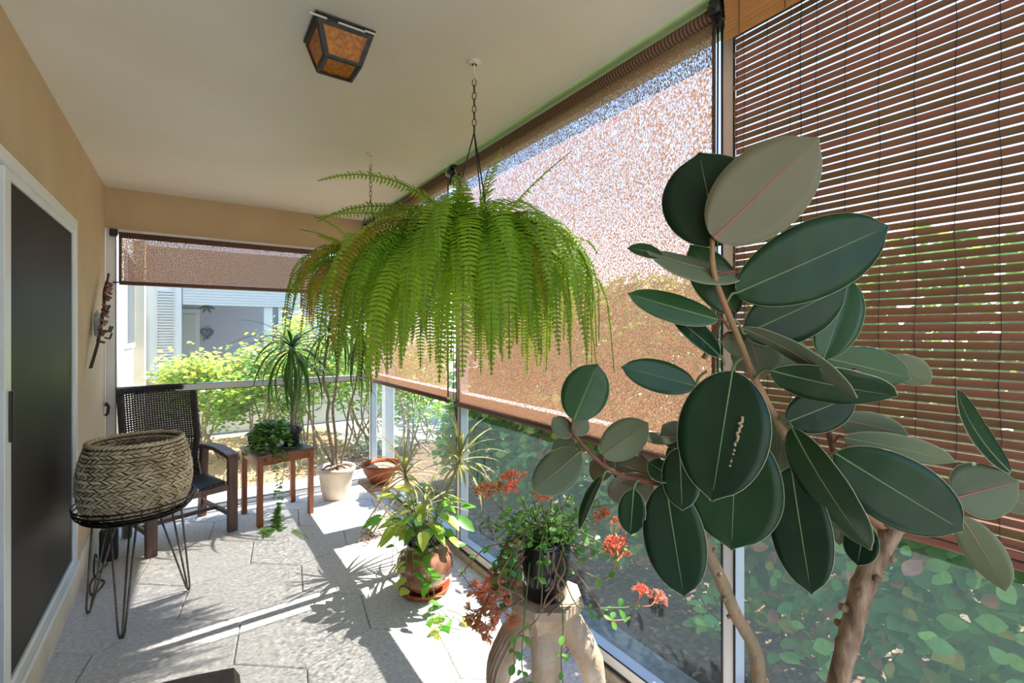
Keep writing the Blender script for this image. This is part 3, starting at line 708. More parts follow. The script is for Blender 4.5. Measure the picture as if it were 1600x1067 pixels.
# ------------------------------------------------------------------ folding table
fx, fy = 1.30, 3.74; FH = .375
FT = T('folding_table','tiny folding table with crossed white metal legs holding a red clay bowl','table',(fx,fy,0))
M_slab = mat('weathered pale table top',(0.45,0.33,0.24),.8,scale=14,col2=(0.68,0.56,0.45))
M_edge = mat('worn wood edge',(0.45,0.22,0.09),.7,.3,20)
q = MB(); q.box((fx-.165,fy-.15,FH-.012),(fx+.15,fy+.15,FH),.006); tp_ = B(q,'table_top',M_slab,FT)
q = MB(); q.box((fx-.168,fy-.153,FH-.022),(fx+.153,fy+.153,FH-.011),.004); B(q,'edge_band',M_edge,tp_)
M_wmet = mat('chipped white metal',(0.72,0.66,0.58),.5,scale=30,col2=(0.50,0.36,0.25))
for s in (-1,1):
    y = fy+s*.115
    q = MB(); q.tube([(fx-.145,y,FH-.02),(fx+.12,y,.008)],.008,6); B(q,'leg',M_wmet,FT,True)
    q = MB(); q.tube([(fx+.13,y-.018*s,FH-.02),(fx-.13,y-.018*s,.008)],.008,6); B(q,'leg',M_wmet,FT,True)
for x in (fx-.125,fx+.115):
    q = MB(); q.tube([(x,fy-.11,.014),(x,fy+.11,.014)],.006,6); B(q,'foot_bar',M_wmet,FT,True)
M_root = mat('dry brown root',(.26,.15,.08),.9); random.seed(4); DRT = T('dry_roots','tangle of dry brown roots on the floor under the folding table','roots',(1.16,3.62,0))
for k in range(7):
    q = MB(); p = [(1.16+rnd(-.05,.05),3.62+rnd(-.06,.06),.006)]
    for j in range(5): p.append((p[-1][0]+rnd(-.05,.04),p[-1][1]+rnd(-.05,.04),rnd(.006,.05)))
    q.tube(bez(p,14),.0035,4); B(q,'root_strand',M_root,DRT)
bw = pot('clay_bowl','wide shallow red clay bowl of pale soil on the folding table','bowl',(fx-.02,fy,FH),[(0.0,0),(.085,0),(.09,.012),(.135,.085),(.150,.135),(.158,.138),(.158,.152),(.146,.152),(.140,.125)],M_terra)
q = MB(); q.lathe([(.139,.115),(.09,.135),(.001,.14)],24,(fx-.02,fy,FH)); B(q,'soil',mat('pale pebbly soil',(.55,.42,.32),.9,.35,50,bump=.8),bw,True)
# ------------------------------------------------------------------ wall ornament by the corner
OR = T('wall_ornament','twisted dried vine and shell ornament hung on the left wall near the corner','ornament',(XL+.03,4.45,1.7))
q = MB(); random.seed(9)
ax_ = [(XL+.03,4.13,1.36),(XL+.045,4.25,1.52),(XL+.05,4.40,1.70),(XL+.05,4.58,1.88),(XL+.045,4.72,2.02)]
for k in range(3): q.tube(bez([(x+rnd(-.012,.012),y+rnd(-.015,.015),z+rnd(-.02,.02)) for x,y,z in ax_],20),.006,5)
B(q,'vine_stem',mat('dark dry vine',(.05,.035,.03),.8),OR,True)
for k in range(7):
    t = .35+k*.09; p = bez(ax_,20)[int(t*19)]; q = MB()
    pts = [Vector(p)+Vector((.012+.02*math.sin(a*3),.05*math.cos(a)*rnd(.7,1),.045*math.sin(a))) for a in np.linspace(0,5.2,9)]
    q.tube(pts,.009,5); B(q,'dried_curl',mat('dusty pink curl',(.30,.17,.15),.8) if k%2 else mat('brown curl',(.14,.07,.05),.8),OR,True)
q = MB(); q.lathe([(.0,-.10),(.016,-.08),(.022,0),(.016,.07),(.0,.10)],12,(XL+.03,4.36,1.64),2.2); B(q,'grey_bow',mat('grey blue bow',(.36,.40,.42),.7,.2,30),OR,True)
for k in range(4):
    q = MB(); p = Vector(ax_[2])+Vector((.02,rnd(-.2,.05),rnd(-.2,.05))); q.tube([p,p+Vector((.02,.05,-.01)),p+Vector((.03,.07,.03))],.006,5); B(q,'twig',M_black,OR,True)
# small things by the corner
q = MB(); q.tube([(XL+.012,4.93,1.02),(XL+.03,4.92,.99),(XL+.028,4.90,.94),(XL+.012,4.90,.92)],.010,6); q.tube([(XL+.0,4.92,1.0),(XL+.02,4.92,1.0)],.006,5); tag(B(q,'wall_hook',M_black,None,True),'small black hook on the wall corner left of the wicker armchair','hook')
q = MB(); q.tube(bez([(XL+.03,4.35,.01),(XL+.05,4.1,.12),(XL+.06,4.0,.02),(XL+.12,3.9,.008),(XL+.08,3.75,.008),(XL+.05,3.95,.008),(XL+.10,4.2,.008)],36),.005,5); tag(B(q,'cable',M_black,None,True),'loop of black cable on the floor behind the wire stool','cable')
q = MB(); q.box((XL+.05,4.25,0),(XL+.15,4.33,.22),.012); dv = T('black_box','small upright black box on the floor against the left wall','box',(XL+.10,4.29,0)); B(q,'casing',M_black,dv)
q = MB(); q.tube([(XL+.10,4.29,.22),(XL+.09,4.29,.28),(XL+.03,4.28,.30)],.006,5); B(q,'plug_lead',M_black,dv,True)
# ------------------------------------------------------------------ plants: shared leaf meshes
def leaf_me(name, asp, m, curl=.15, fold=.15, n=5, ovate=.42, smooth=True):
    q = MB(); leaf_shape(q,Matrix.Identity(4),1.0,asp,curl,fold,n,ovate); return q.mesh(name,m,smooth)
def put_leaf(root, me, p, x, up, s, name='leaf'):
    o = bpy.data.objects.new(name, me); COL.objects.link(o); o.parent = root
    q = ORIG.get(root.name, Vector((0,0,0)))
    o.matrix_local = pose(Vector(p)-q, x, up) @ Matrix.Scale(s,4); return o
def rdir(zlo=-.3, zhi=.6):
    a = rnd(0,2*PI); z = rnd(zlo,zhi); return Vector((math.cos(a),math.sin(a),z)).normalized()
M_stemg = mat('green stem',(0.14,0.22,0.05),.6)
M_stemb = mat('woody vine stem',(0.28,0.17,0.10),.8,.3,30)
M_drac = mat('dracaena leaf',(0.015,0.06,0.015),.35,scale=3,col2=(0.03,0.11,0.02),transl=.25,tcol=(.12,.3,.03),objvar=.25)
M_dracy = mat('yellow green dracaena leaf',(0.28,0.29,0.07),.4,scale=6,col2=(0.62,0.56,0.28),transl=.35,tcol=(.6,.6,.2),objvar=.25)
M_bark = mat('grey brown bark',(0.20,0.15,0.11),.85,scale=20,col2=(0.36,0.29,0.22),bump=.5,stretch=(1,1,2))
def strap(root, base, az, el, ln, droop, wd, m, name='leaf', pw=1.0):
    n = 9; p = Vector(base); pts = [p.copy()]; sd = []; ws = []
    lat = Vector((-math.sin(az),math.cos(az),0))
    ups = []
    for i in range(n):
        th = el-droop*((i+.5)/n)**pw; t = Vector((math.cos(az)*math.cos(th),math.sin(az)*math.cos(th),math.sin(th))); p = p+t*ln/n; pts.append(p.copy()); ups.append(lat.cross(t)*-1)
    ups.append(ups[-1])
    q = MB(); vs = []
    for i, pp in enumerate(pts):
        s = i/n; w_ = wd/2*min(1,.45+s*3)*(1-s**3)+.0006; u = ups[i]
        vs += [pp-lat*w_+u*w_*.35, pp, pp+lat*w_+u*w_*.35]
    fs = []
    for i in range(n): fs += [(3*i,3*i+1,3*i+4,3*i+3),(3*i+1,3*i+2,3*i+5,3*i+4)]
    q.add(vs,fs); return B(q,name,m,root,True)
def rosette(root, c, n, ln, wd, m, elr=(-.3,1.3), dr=(.9,1.9), pw=1.0):
    for i in range(n):
        az = i*2.39996+rnd(-.2,.2); el = elr[0]+(elr[1]-elr[0])*(i/n)+rnd(-.1,.1)
        strap(root,(c[0],c[1],c[2]-.05+.06*i/n),az,el,ln*rnd(.8,1.1),rnd(*dr),wd*rnd(.85,1.1),m,pw=pw)
def trunk(root, pts, r0, r1, m=None, name='stem', n=8, steps=18):
    P = bez(pts,steps); k = len(P); q = MB(); q.tube(P,[r0+(r1-r0)*i/(k-1)+rnd(-.04,.06)*r0 for i in range(k)],n); return B(q,name,m or M_bark,root,True)
# ---- dracaena in the black pot on the side table
random.seed(21)
DT = T('potted_dracaena','dracaena with one drooping head in a black plastic pot on the side table','plant',(0.745,4.535,TH))
c = (0.745,4.535,TH); q = MB(); q.lathe([(0.0,.012),(.058,.012),(.085,.13),(.092,.135),(.092,.165),(.083,.165),(.08,.14)],24,c); B(q,'pot_wall',M_bpot,DT,True)
q = MB(); q.lathe([(0,.0),(.085,.0),(.098,.014),(.094,.014),(.08,.006)],24,c); B(q,'saucer',mat('green grey saucer',(.20,.26,.23),.5),DT,True)
q = MB(); q.lathe([(.082,.14),(.04,.148),(.001,.15)],20,c); B(q,'soil',M_soil,DT,True)
trunk(DT,[(.745,4.535,.71),(.75,4.54,.95),(.735,4.53,1.2),(.745,4.52,1.42)],.014,.011)
rosette(DT,(.745,4.52,1.44),52,.60,.030,M_drac,(-.8,1.3),(1.2,2.0),.7)
trunk(DT,[(.775,4.55,.71),(.79,4.56,.9),(.80,4.55,1.02)],.008,.006)
# ---- dracaena in the big cream pot, several heads
c = (1.165,4.70,0)
DW = T('potted_dracaena','tall many stemmed dracaena in a large cream pot in the far corner','plant',c)
q = MB(); q.lathe([(0,0),(.115,0),(.122,.012),(.142,.12),(.156,.235),(.176,.25),(.180,.27),(.178,.292),(.166,.298),(.152,.285),(.145,.26)],32,c); B(q,'pot_wall',M_cpot,DW,True)
q = MB(); q.lathe([(.15,.262),(.08,.275),(.001,.28)],20,c); B(q,'soil',mat('bark chip topping',(.20,.10,.06),.9,scale=60,col2=(.62,.50,.40),bump=1.0,bscale=70),DW,True)
for pts, r in (([(1.14,4.68,.27),(1.12,4.66,.45),(1.07,4.65,.75),(1.08,4.62,.95),(1.02,4.58,1.15),(1.06,4.55,1.55)],.017),([(1.17,4.70,.27),(1.16,4.70,.55),(1.13,4.69,.85),(1.15,4.66,1.05),(1.18,4.60,1.6)],.015),
               ([(1.20,4.71,.27),(1.26,4.72,.5),(1.28,4.70,.8),(1.32,4.58,1.1),(1.33,4.44,1.52)],.013),([(1.15,4.72,.27),(1.05,4.74,.5),(.98,4.72,.62)],.009)):
    trunk(DW,pts,r,r*.7)
for k in range(5): trunk(DW,[(1.165,4.70,.30),(1.165+.09*math.cos(k*1.3),4.66+.07*math.sin(k*1.3),.31),(1.165+.14*math.cos(k*1.3),4.68+.11*math.sin(k*1.3),.27)],.013,.007,name='surface_root')
rosette(DW,(1.06,4.55,1.60),26,.50,.022,M_drac,(-.4,1.3),(.9,1.7),.8)
rosette(DW,(1.18,4.60,1.64),30,.50,.022,M_drac,(-.5,1.2),(.9,1.7),.8)
rosette(DW,(1.33,4.43,1.56),34,.56,.026,M_drac,(-1.2,.7),(.9,1.4),.55)
# ---- green pot with ivy
IV = T('potted_ivy','trailing ivy in a dark green glazed pot spilling over the side table to the floor','plant',(0.485,4.655,TH))
c = (0.485,4.655,TH); q = MB(); q.lathe([(0,0),(.055,0),(.072,.03),(.080,.09),(.078,.12),(.070,.12),(.068,.10)],24,c); B(q,'pot_wall',M_gpot,IV,True)
q = MB(); q.lathe([(.07,.10),(.001,.108)],20,c); B(q,'soil',M_soil,IV)
M_ivy = mat('ivy leaf',(0.10,0.24,0.05),.45,scale=8,col2=(0.20,0.38,0.09),transl=.35,tcol=(.3,.55,.1),objvar=.35)
me_ivy = [leaf_me('ivy_leaf_blade',.95,M_ivy,.1,.2,4,.30), leaf_me('ivy_leaf_blade',.8,M_ivy,.2,.25,4,.34)]
def vine(root, pts, r, me, s, gap, name='vine_stem', m=None, steps=24, lo=-.3, hi=.5, hang=.35):
    P = bez(pts,steps); q = MB(); q.tube(P,r,5); B(q,name,m or M_stemg,root,True); acc = 0
    for a, b in zip(P,P[1:]):
        acc += (b-a).length
        while acc > gap:
            acc -= gap; p = a.lerp(b,random.random()); d = rdir(lo,hi); d.z -= hang*random.random(); 
            put_leaf(root,random.choice(me),p,d,(Vector((0,0,1))+rdir(-.3,.3)*.5),s*rnd(.65,1.15))
for k in range(64):
    a = rnd(-2.2,.5); R = rnd(.05,.32)
    e = Vector((.52+R*math.cos(a)*1.1,4.60+R*math.sin(a)*.9,TH+rnd(-.02,.18)))
    if not (.36 < e.x < .9 and e.y > 4.33): e.z = TH-rnd(.02,.12)
    vine(IV,[(.485,4.65,TH+.11),(.5+.5*(e.x-.5),4.63+.5*(e.y-4.63),TH+rnd(.12,.24)),e],.0015,me_ivy,.050,.018,steps=10)
for k in range(4):
    x = .60+rnd(-.05,.12); y = 4.315+rnd(-.015,.015)
    vine(IV,[(.55,4.5,TH+.04),(x,y,TH+.005),(x+rnd(-.02,.02),y-.01,TH-.2),(x+rnd(-.03,.03),y+rnd(-.02,.02),rnd(.03,.30))],.0015,me_ivy,.034,.030,steps=22)
for k in range(7):
    vine(IV,[(.60,4.30,rnd(.1,.22)),(.58+rnd(-.05,.05),4.24+rnd(-.05,.03),.02),(.58+rnd(-.16,.05),4.16+rnd(-.1,.05),.012)],.0015,me_ivy,.042,.015,steps=12,lo=0,hi=.5,hang=0)
SP = T('fallen_fern_sprig','small fallen fern sprig lying on the sunlit paving near the side table','sprig',(0.72,4.02,0))
random.seed(2); frond(SP,(.68,4.12,.008),-1.35,.30,.10,.14,1,.03,[M_ivy,M_rach])
# ---- yellow dracaena by the mullion
random.seed(31)
DY = T('potted_dracaena','lanky yellow striped dracaena in a low dark pot beside the mullion','plant',(1.40,3.08,0))
q = MB(); q.lathe([(0,0),(.075,0),(.10,.16),(.104,.17),(.09,.17),(.088,.15)],22,(1.40,3.08,0)); B(q,'pot_wall',M_bpot,DY,True)
q = MB(); q.lathe([(.09,.148),(.001,.155)],16,(1.40,3.08,0)); B(q,'soil',M_soil,DY)
trunk(DY,[(1.40,3.08,.15),(1.41,2.95,.35),(1.42,2.80,.58),(1.44,2.70,.76)],.011,.009,mat('pale yellow green stem',(.38,.33,.14),.7,.2,20))
trunk(DY,[(1.39,3.10,.15),(1.32,3.12,.35),(1.25,3.15,.58)],.010,.008)
rosette(DY,(1.435,2.69,.78),34,.33,.020,M_dracy,(-.35,1.4),(.6,1.4),1.1)
rosette(DY,(1.245,3.15,.60),34,.36,.020,M_dracy,(-.45,1.3),(.6,1.4),1.1)
rosette(DY,(1.33,2.98,.42),18,.30,.018,M_dracy,(-.3,1.2),(.4,1.0),1.2)
# ---- glazed jar with pothos
random.seed(41)
jx, jy = 1.195, 2.70
PJ = T('pothos_jar','round brown glazed jar of pothos with a lattice liner, on a clay saucer','plant',(jx,jy,0))
M_jar = mat('brown drip glazed ceramic',(0.12,0.03,0.014),0.10,scale=9,col2=(0.46,0.22,0.13),coat=.8,spec=.7)
q = MB(); q.lathe([(0,.0),(.115,.0),(.15,.012),(.158,.035),(.148,.035),(.13,.016),(0,.016)],32,(jx,jy,0)); B(q,'saucer',M_terra,PJ,True)
q = MB(); q.lathe([(0,.017),(.098,.018),(.110,.03),(.153,.085),(.174,.15),(.170,.20),(.140,.25),(.108,.268),(.106,.29),(.115,.297),(.106,.299),(.098,.288),(.095,.265)],36,(jx,jy,0)); B(q,'jar_body',M_jar,PJ,True)
q = MB(); q.lathe([(.085,.28),(.088,.31),(.096,.365),(.100,.368),(.093,.37),(.086,.35)],28,(jx,jy,0)); ln_ = B(q,'liner_pot',mat('pale liner',(.55,.50,.45),.7),PJ,True)
q = MB()
for k in range(22):
    for s in (-1,1):
        a = 2*PI*k/22; pts = [(jx+(.092+.010*t)*math.cos(a+s*t*.6),jy+(.092+.010*t)*math.sin(a+s*t*.6),.295+.07*t) for t in (0,.33,.66,1)]
        q.tube(pts,.0032,4)
B(q,'lattice',M_black,ln_,kind='stuff')
M_poth = mat('pothos leaf',(0.06,0.24,0.03),.35,scale=6,col2=(0.14,0.38,0.05),transl=.35,tcol=(.3,.65,.08),objvar=.3)
M_pothy = mat('lime pothos leaf',(0.30,0.42,0.04),.4,scale=6,col2=(0.48,0.55,0.10),transl=.4,tcol=(.65,.8,.15),objvar=.25)
me_p = [leaf_me('pothos_blade',.62,M_poth,.12,.18,6,.36), leaf_me('pothos_blade',.55,M_poth,.25,.2,6,.36)]
me_py = [leaf_me('pothos_blade',.60,M_pothy,.12,.18,6,.36), leaf_me('pothos_blade',.5,M_pothy,.25,.2,6,.36)]
for k in range(62):
    a = rnd(0,2*PI); el = rnd(.2,1.4); R = rnd(.08,.24)
    b = Vector((jx+.05*math.cos(a),jy+.05*math.sin(a),.36)); e = b+Vector((math.cos(a)*math.cos(el),math.sin(a)*math.cos(el),math.sin(el)))*R
    q = MB(); q.tube([b,b.lerp(e,.5)+Vector((0,0,.03)),e],.002,4); B(q,'petiole',M_stemg,PJ)
    d = Vector((math.cos(a),math.sin(a),rnd(-.7,.3))); put_leaf(PJ,random.choice(me_py if random.random()<.55 else me_p),e,d,Vector((rnd(-.4,.4),rnd(-.4,.4),1)),rnd(.08,.135))
for pts in ([(jx-.05,jy-.05,.37),(jx-.14,jy-.09,.36),(jx-.17,jy-.12,.20),(jx-.16,jy-.14,.06)],[(jx,jy-.07,.37),(jx-.04,jy-.14,.32),(jx-.04,jy-.19,.15),(jx-.03,jy-.24,.03),(jx-.02,jy-.40,.015)],
            [(jx,jy-.07,.37),(jx-.05,jy-.15,.30),(jx-.07,jy-.20,.1),(jx-.1,jy-.35,.02),(jx-.02,jy-.50,.015)],[(jx-.06,jy,.37),(jx-.17,jy+.02,.36),(jx-.21,jy+.0,.2)],[(jx+.05,jy-.05,.37),(jx+.13,jy-.09,.36),(jx+.15,jy-.10,.24)],
            [(jx-.04,jy-.06,.37),(jx-.12,jy-.11,.33),(jx-.13,jy-.16,.16)],[(jx-.05,jy-.3,.02),(jx-.09,jy-.42,.02),(jx-.14,jy-.46,.02)],[(jx+.0,jy-.3,.02),(jx+.04,jy-.38,.02),(jx+.03,jy-.46,.02)]):
    vine(PJ,pts,.0022,me_p if random.random()<.6 else me_py,.088,.062,steps=18,hang=.6,lo=-.4,hi=.4)
# ---- carved pedestal
px_, py_, PH = 1.235, 1.555, 0.485
M_stone = mat('carved sandstone',(0.42,0.29,0.18),.85,scale=6,col2=(0.66,0.54,0.40),bump=.6,bscale=45)
PD = T('carved_pedestal','carved sandy stone pedestal on splayed legs, under the black pot of orange blossom','pedestal',(px_,py_,0))
q = MB(); n = 8
def oct_(r, z, sx=1.0): return [(px_+r*sx*math.cos(2*PI*(k+.5)/8-.55),py_+r*math.sin(2*PI*(k+.5)/8-.55),z) for k in range(8)]
Rr = [(.155,PH),(.16,PH-.03),(.135,PH-.07),(.12,PH-.13),(.09,PH-.2),(.03,PH-.24)]
vs = sum([oct_(r,z) for r,z in Rr],[]); q.add(vs,[tuple(range(8))]+[(8*i+j,8*(i+1)+j,8*(i+1)+(j+1)%8,8*i+(j+1)%8) for i in range(len(Rr)-1) for j in range(8)]); B(q,'block_top',M_stone,PD)
view = Vector((-px_,-py_,0)).normalized(); side = Vector((-view.y,view.x,0))
for k, (dv, w_) in enumerate(((-side*.95+view*.30,.075),(side*.95+view*.25,.07),(view*.9,.062),(-view*.95,.07))):
    dv = dv.normalized(); s = Vector((-dv.y,dv.x,0))
    prof_ = [(.07,PH-.05,.055,w_*.9),(.12,PH-.13,.065,w_),(.185,PH-.24,.055,w_*.95),(.205,PH-.33,.045,w_*.8),(.20,.08,.04,w_*.7),(.215,0.0,.05,w_*.8)]
    if k == 2: prof_ = [(a*.62,b,c_,d_) for a,b,c_,d_ in prof_]
    q = MB(); vs = []; nn = 12
    for r, z, th, wd in prof_:
        for j in range(nn):
            a = 2*PI*j/nn; vs.append(Vector((px_,py_,z))+dv*(r+th*math.cos(a))+s*(wd*math.sin(a))*(1+.0*r))
    q.add(vs,[tuple(range(nn-1,-1,-1)),tuple(range((len(prof_)-1)*nn,len(prof_)*nn))]+[(i*nn+j,(i+1)*nn+j,(i+1)*nn+(j+1)%nn,i*nn+(j+1)%nn) for i in range(len(prof_)-1) for j in range(nn)])
    lg = B(q,'carved_leg',M_stone,PD,True)
    if k != 0: continue
    q = MB()
    for j in range(9):
        o_ = (j-4)/4*.85; pts = [Vector((px_,py_,z))+dv*(r+th*math.sqrt(max(0,1-o_*o_))*.99)+s*(wd*o_) for r,z,th,wd in prof_[1:5]]
        q.tube(bez(pts,10),.0045,5)
    B(q,'carved_ribs',M_stone,lg,True,kind='stuff')
# ---- black pot of kalanchoe
random.seed(52)
kx, ky = px_-.005, py_+.0
KP = T('kalanchoe_pot','black pot of rambling succulent with orange blossom on the carved pedestal','plant',(kx,ky,PH))
c = (kx,ky,PH); q = MB(); q.lathe([(0,0),(.085,0),(.092,.01),(.100,.12),(.108,.22),(.112,.225),(.112,.245),(.102,.245),(.10,.21)],30,c); B(q,'pot_wall',mat('gloss black pot',(.006,.006,.008),.18,coat=.4),KP,True)
q = MB(); q.lathe([(.102,.21),(.001,.22)],20,c); B(q,'soil',M_soil,KP)
M_kal = mat('fleshy green leaf',(0.07,0.25,0.04),.4,scale=6,col2=(0.13,0.36,0.06),transl=.3,tcol=(.25,.6,.1),objvar=.4)
M_kal2 = mat('small grey green leaf',(0.10,0.20,0.09),.5,.2,8,transl=.25,objvar=.3)
M_flo = mat('orange blossom',(0.75,0.22,0.09),.6,scale=90,col2=(0.85,0.42,0.24),transl=.25,objvar=.25)
me_k = [leaf_me('succulent_blade',.66,M_kal,.08,.12,5,.55), leaf_me('succulent_blade',.58,M_kal,.15,.2,5,.6)]
me_k2 = [leaf_me('small_blade',.5,M_kal2,.1,.2,4,.5)]
def flower_mesh(seed):
    random.seed(seed); q = MB()
    def br_(p, d, ln, dep):
        e = p+d*ln; q.tube([p,e],.0012,4)
        if dep == 0:
            for k in range(4):
                d2 = (d+rdir(-.6,.8)*.8).normalized(); q.tube([e,e+d2*.012],[.0020,.0008],4)
            return
        for k in range(3): br_(e,(d+rdir(-.5,.6)*.75).normalized(),ln*.72,dep-1)
    br_(Vector((0,0,0)),Vector((1,0,.05)).normalized(),.025,3); return q.mesh('blossom_spray',M_flo)
fl = [flower_mesh(k) for k in range(4)]
random.seed(53)
camd = (EYE-Vector((kx,ky,.7))).normalized(); rt_ = Vector((CS,-SN,0)); fw_ = Vector((SN,CS,0)); UPV = Vector((0,0,1))
def kpt(dr, dz, df=0.0): return Vector((kx,ky,PH+.22))+rt_*dr+UPV*dz+fw_*df
def kvine(pts, me, s, gap, flower=0, m=None, r=.0028, opp=True):
    P = bez(pts,22); q = MB(); q.tube(P,r,5); B(q,'vine_stem',m or M_stemb,KP,True); acc = 0; ta = rnd(0,3)
    for i in range(len(P)//3,len(P)-1):
        a, b = P[i], P[i+1]; acc += (b-a).length
        if acc > gap:
            acc = 0; t = (b-a).normalized(); o = t.orthogonal().normalized(); o2 = t.cross(o); ta += 1.57
            for sg in (1,-1):
                d = (o*math.cos(ta)+o2*math.sin(ta))*sg+t*.5; put_leaf(KP,random.choice(me),b,d,(UPV*.8+camd*.6+rdir()*.4),s*rnd(.6,1.15))
    if flower:
        t = (P[-1]-P[-3]).normalized(); o = put_leaf(KP,random.choice(fl),P[-1],t,UPV,flower*1.35,'blossom'); put_leaf(KP,random.choice(fl),P[-3],(t+rdir()*.9),UPV,flower*1.1,'blossom')
# named sprays seen round the pot: sideways, up, towards the back (metres)
for (pts, fs_) in (
    ([(0,0),(.06,.10,.02),(.11,.18,.05)],0),([(0,0),(.02,.12),(.03,.20)],0),([(0,0),(-.05,.10),(-.10,.17,.05)],1.3),([(0,0),(-.10,.07),(-.19,.12,.05)],1.5),
    ([(.03,0),(.14,.06),(.20,.10,-.02)],1.0),([(.03,0),(.16,-.02,-.03),(.24,-.06),(.30,-.07),(.36,.02)],1.5),([(.03,-.02),(.15,-.10,-.05),(.24,-.14,-.04),(.29,-.12)],1.6),
    ([(.05,-.05),(.12,-.22,-.08),(.25,-.235,-.08),(.385,-.235,-.07)],1.2),([(-.05,-.02),(-.16,.0,-.03),(-.20,-.08,-.05)],1.5),([(-.05,-.02),(-.15,-.05,-.06),(-.22,-.18,-.06)],1.6),
    ([(-.05,-.03),(-.12,-.08,-.10),(-.17,-.20,-.10)],1.4),([(-.05,0),(-.18,-.02,.02),(-.26,-.05,.03),(-.36,-.15,.0)],0),([(0,0,-.05),(-.03,.12,-.04),(-.02,.17,-.05)],1.1),
    ([(.06,0),(.13,.08,.04),(.17,.07,.05)],0),([(.06,0),(.12,-.04,-.05),(.16,-.08,-.05)],0),([(-.06,0,-.06),(-.09,-.25,-.13),(-.10,-.42,-.15),(-.07,-.52,-.15)],0),
    ([(.02,0,-.09),(.06,-.22,-.14),(.05,-.38,-.17),(.06,-.5,-.17)],0),([(-.02,0,-.09),(-.03,-.22,-.14),(-.12,-.30,-.16),(-.13,-.42,-.15)],0),([(.06,-.02,-.04),(.20,-.2,-.1),(.24,-.28,-.08),(.33,-.30,-.05)],0)):
    kvine([kpt(*p) if len(p)==3 else kpt(*p,rnd(-.03,.03)) for p in pts],me_k,.040,.054,fs_,M_stemg if random.random()<.4 else M_stemb)
for k in range(58):
    a = rnd(0,2*PI); R = rnd(.05,.25); e = kpt(R*math.cos(a)*1.1,rnd(-.12,.17),R*math.sin(a)*.8-.02)
    kvine([kpt(rnd(-.05,.05),0,rnd(-.05,.05)),kpt(R*.5*math.cos(a),rnd(.02,.12),R*.5*math.sin(a)),e],me_k if k%3 else me_k2,.034 if k%3 else .024,.048 if k%3 else .030,0,M_stemg)
for k in range(16):    # leafy stems tumbling to the left of the pot
    z0 = rnd(-.06,.05); kvine([kpt(-.06,z0+.03,-.04),kpt(rnd(-.16,-.10),z0+rnd(-.03,.04),rnd(-.12,.02)),kpt(rnd(-.24,-.13),z0-rnd(.06,.20),rnd(-.14,.02))],me_k if k%2 else me_k2,.036,.042 if k%2 else .030,1.2 if k%4 == 0 else 0,M_stemb)
for k in range(4):     # bare looping stems in front of the pot
    a = rnd(-.12,.10); q = MB(); P = bez([kpt(a*.8,.03,-.07),kpt(a+rnd(-.07,.03),-.05,-.13),kpt(a+rnd(-.10,.05),-.11,-.14),kpt(a-.05+rnd(-.09,.09),-.17,-.13),kpt(a-.10+rnd(-.05,.05),-.23,-.14)],18); q.tube(P,rnd(.0036,.0050),5); B(q,'bare_stem',M_stemb,KP,True)
# ------------------------------------------------------------------ rubber plant in front
random.seed(61)
M_rtop = mat('glossy dark rubber leaf',(0.010,0.034,0.014),0.34,scale=5,col2=(0.020,0.060,0.022),spec=.26,objvar=.25,bump=.10,bscale=16,stretch=(3,.6,1),transl=.06,tcol=(.08,.3,.03))
M_rbot = mat('matte pale leaf underside',(0.155,0.20,0.10),0.6,scale=4,col2=(0.20,0.24,0.135),objvar=.15,transl=.22,tcol=(.30,.38,.14))
M_rolive = mat('olive new leaf underside',(0.22,0.205,0.115),0.6,scale=4,col2=(0.27,0.25,0.15),transl=.22,tcol=(.35,.35,.14))
M_rmid = mat('mid green rubber leaf',(0.03,0.10,0.028),0.35,scale=5,col2=(0.05,0.135,0.04),transl=.2,tcol=(.12,.4,.05),objvar=.15)
M_rim = mat('pale leaf rim',(0.36,0.38,0.24),.5)
M_ribg = mat('pale green midrib',(0.16,0.24,0.09),.5)
M_ribr = mat('red midrib',(0.45,0.12,0.08),.5)
M_ribp = mat('dull pink midrib',(0.26,0.17,0.10),.5)
M_rstem = mat('tan green stem',(0.26,0.20,0.11),.7,scale=14,col2=(0.38,0.24,0.13),bump=.5,bscale=60)
M_rstemo = mat('orange brown young stem',(0.42,0.19,0.09),.6,scale=14,col2=(0.30,0.22,0.10),bump=.3)
M_rred = mat('red brown twig',(0.20,0.07,0.035),.55,.25,20)
M_rtrunk = mat('knotty tan bark',(0.16,0.09,0.045),.85,scale=45,col2=(0.42,0.28,0.17),bump=1.0,bscale=45,stretch=(1,1,.4))
RP = T('rubber_plant','tall rubber plant with big glossy oval leaves in front of the bamboo blind','plant',(1.10,0.58,0))
q = MB(); q.lathe([(0,0),(.13,0),(.14,.02),(.17,.27),(.182,.28),(.182,.31),(.168,.31),(.16,.27)],32,(1.10,.58,0)); B(q,'pot_wall',M_terra,RP,True)
q = MB(); q.lathe([(.162,.27),(.001,.28)],24,(1.10,.58,0)); B(q,'soil',M_soil,RP)
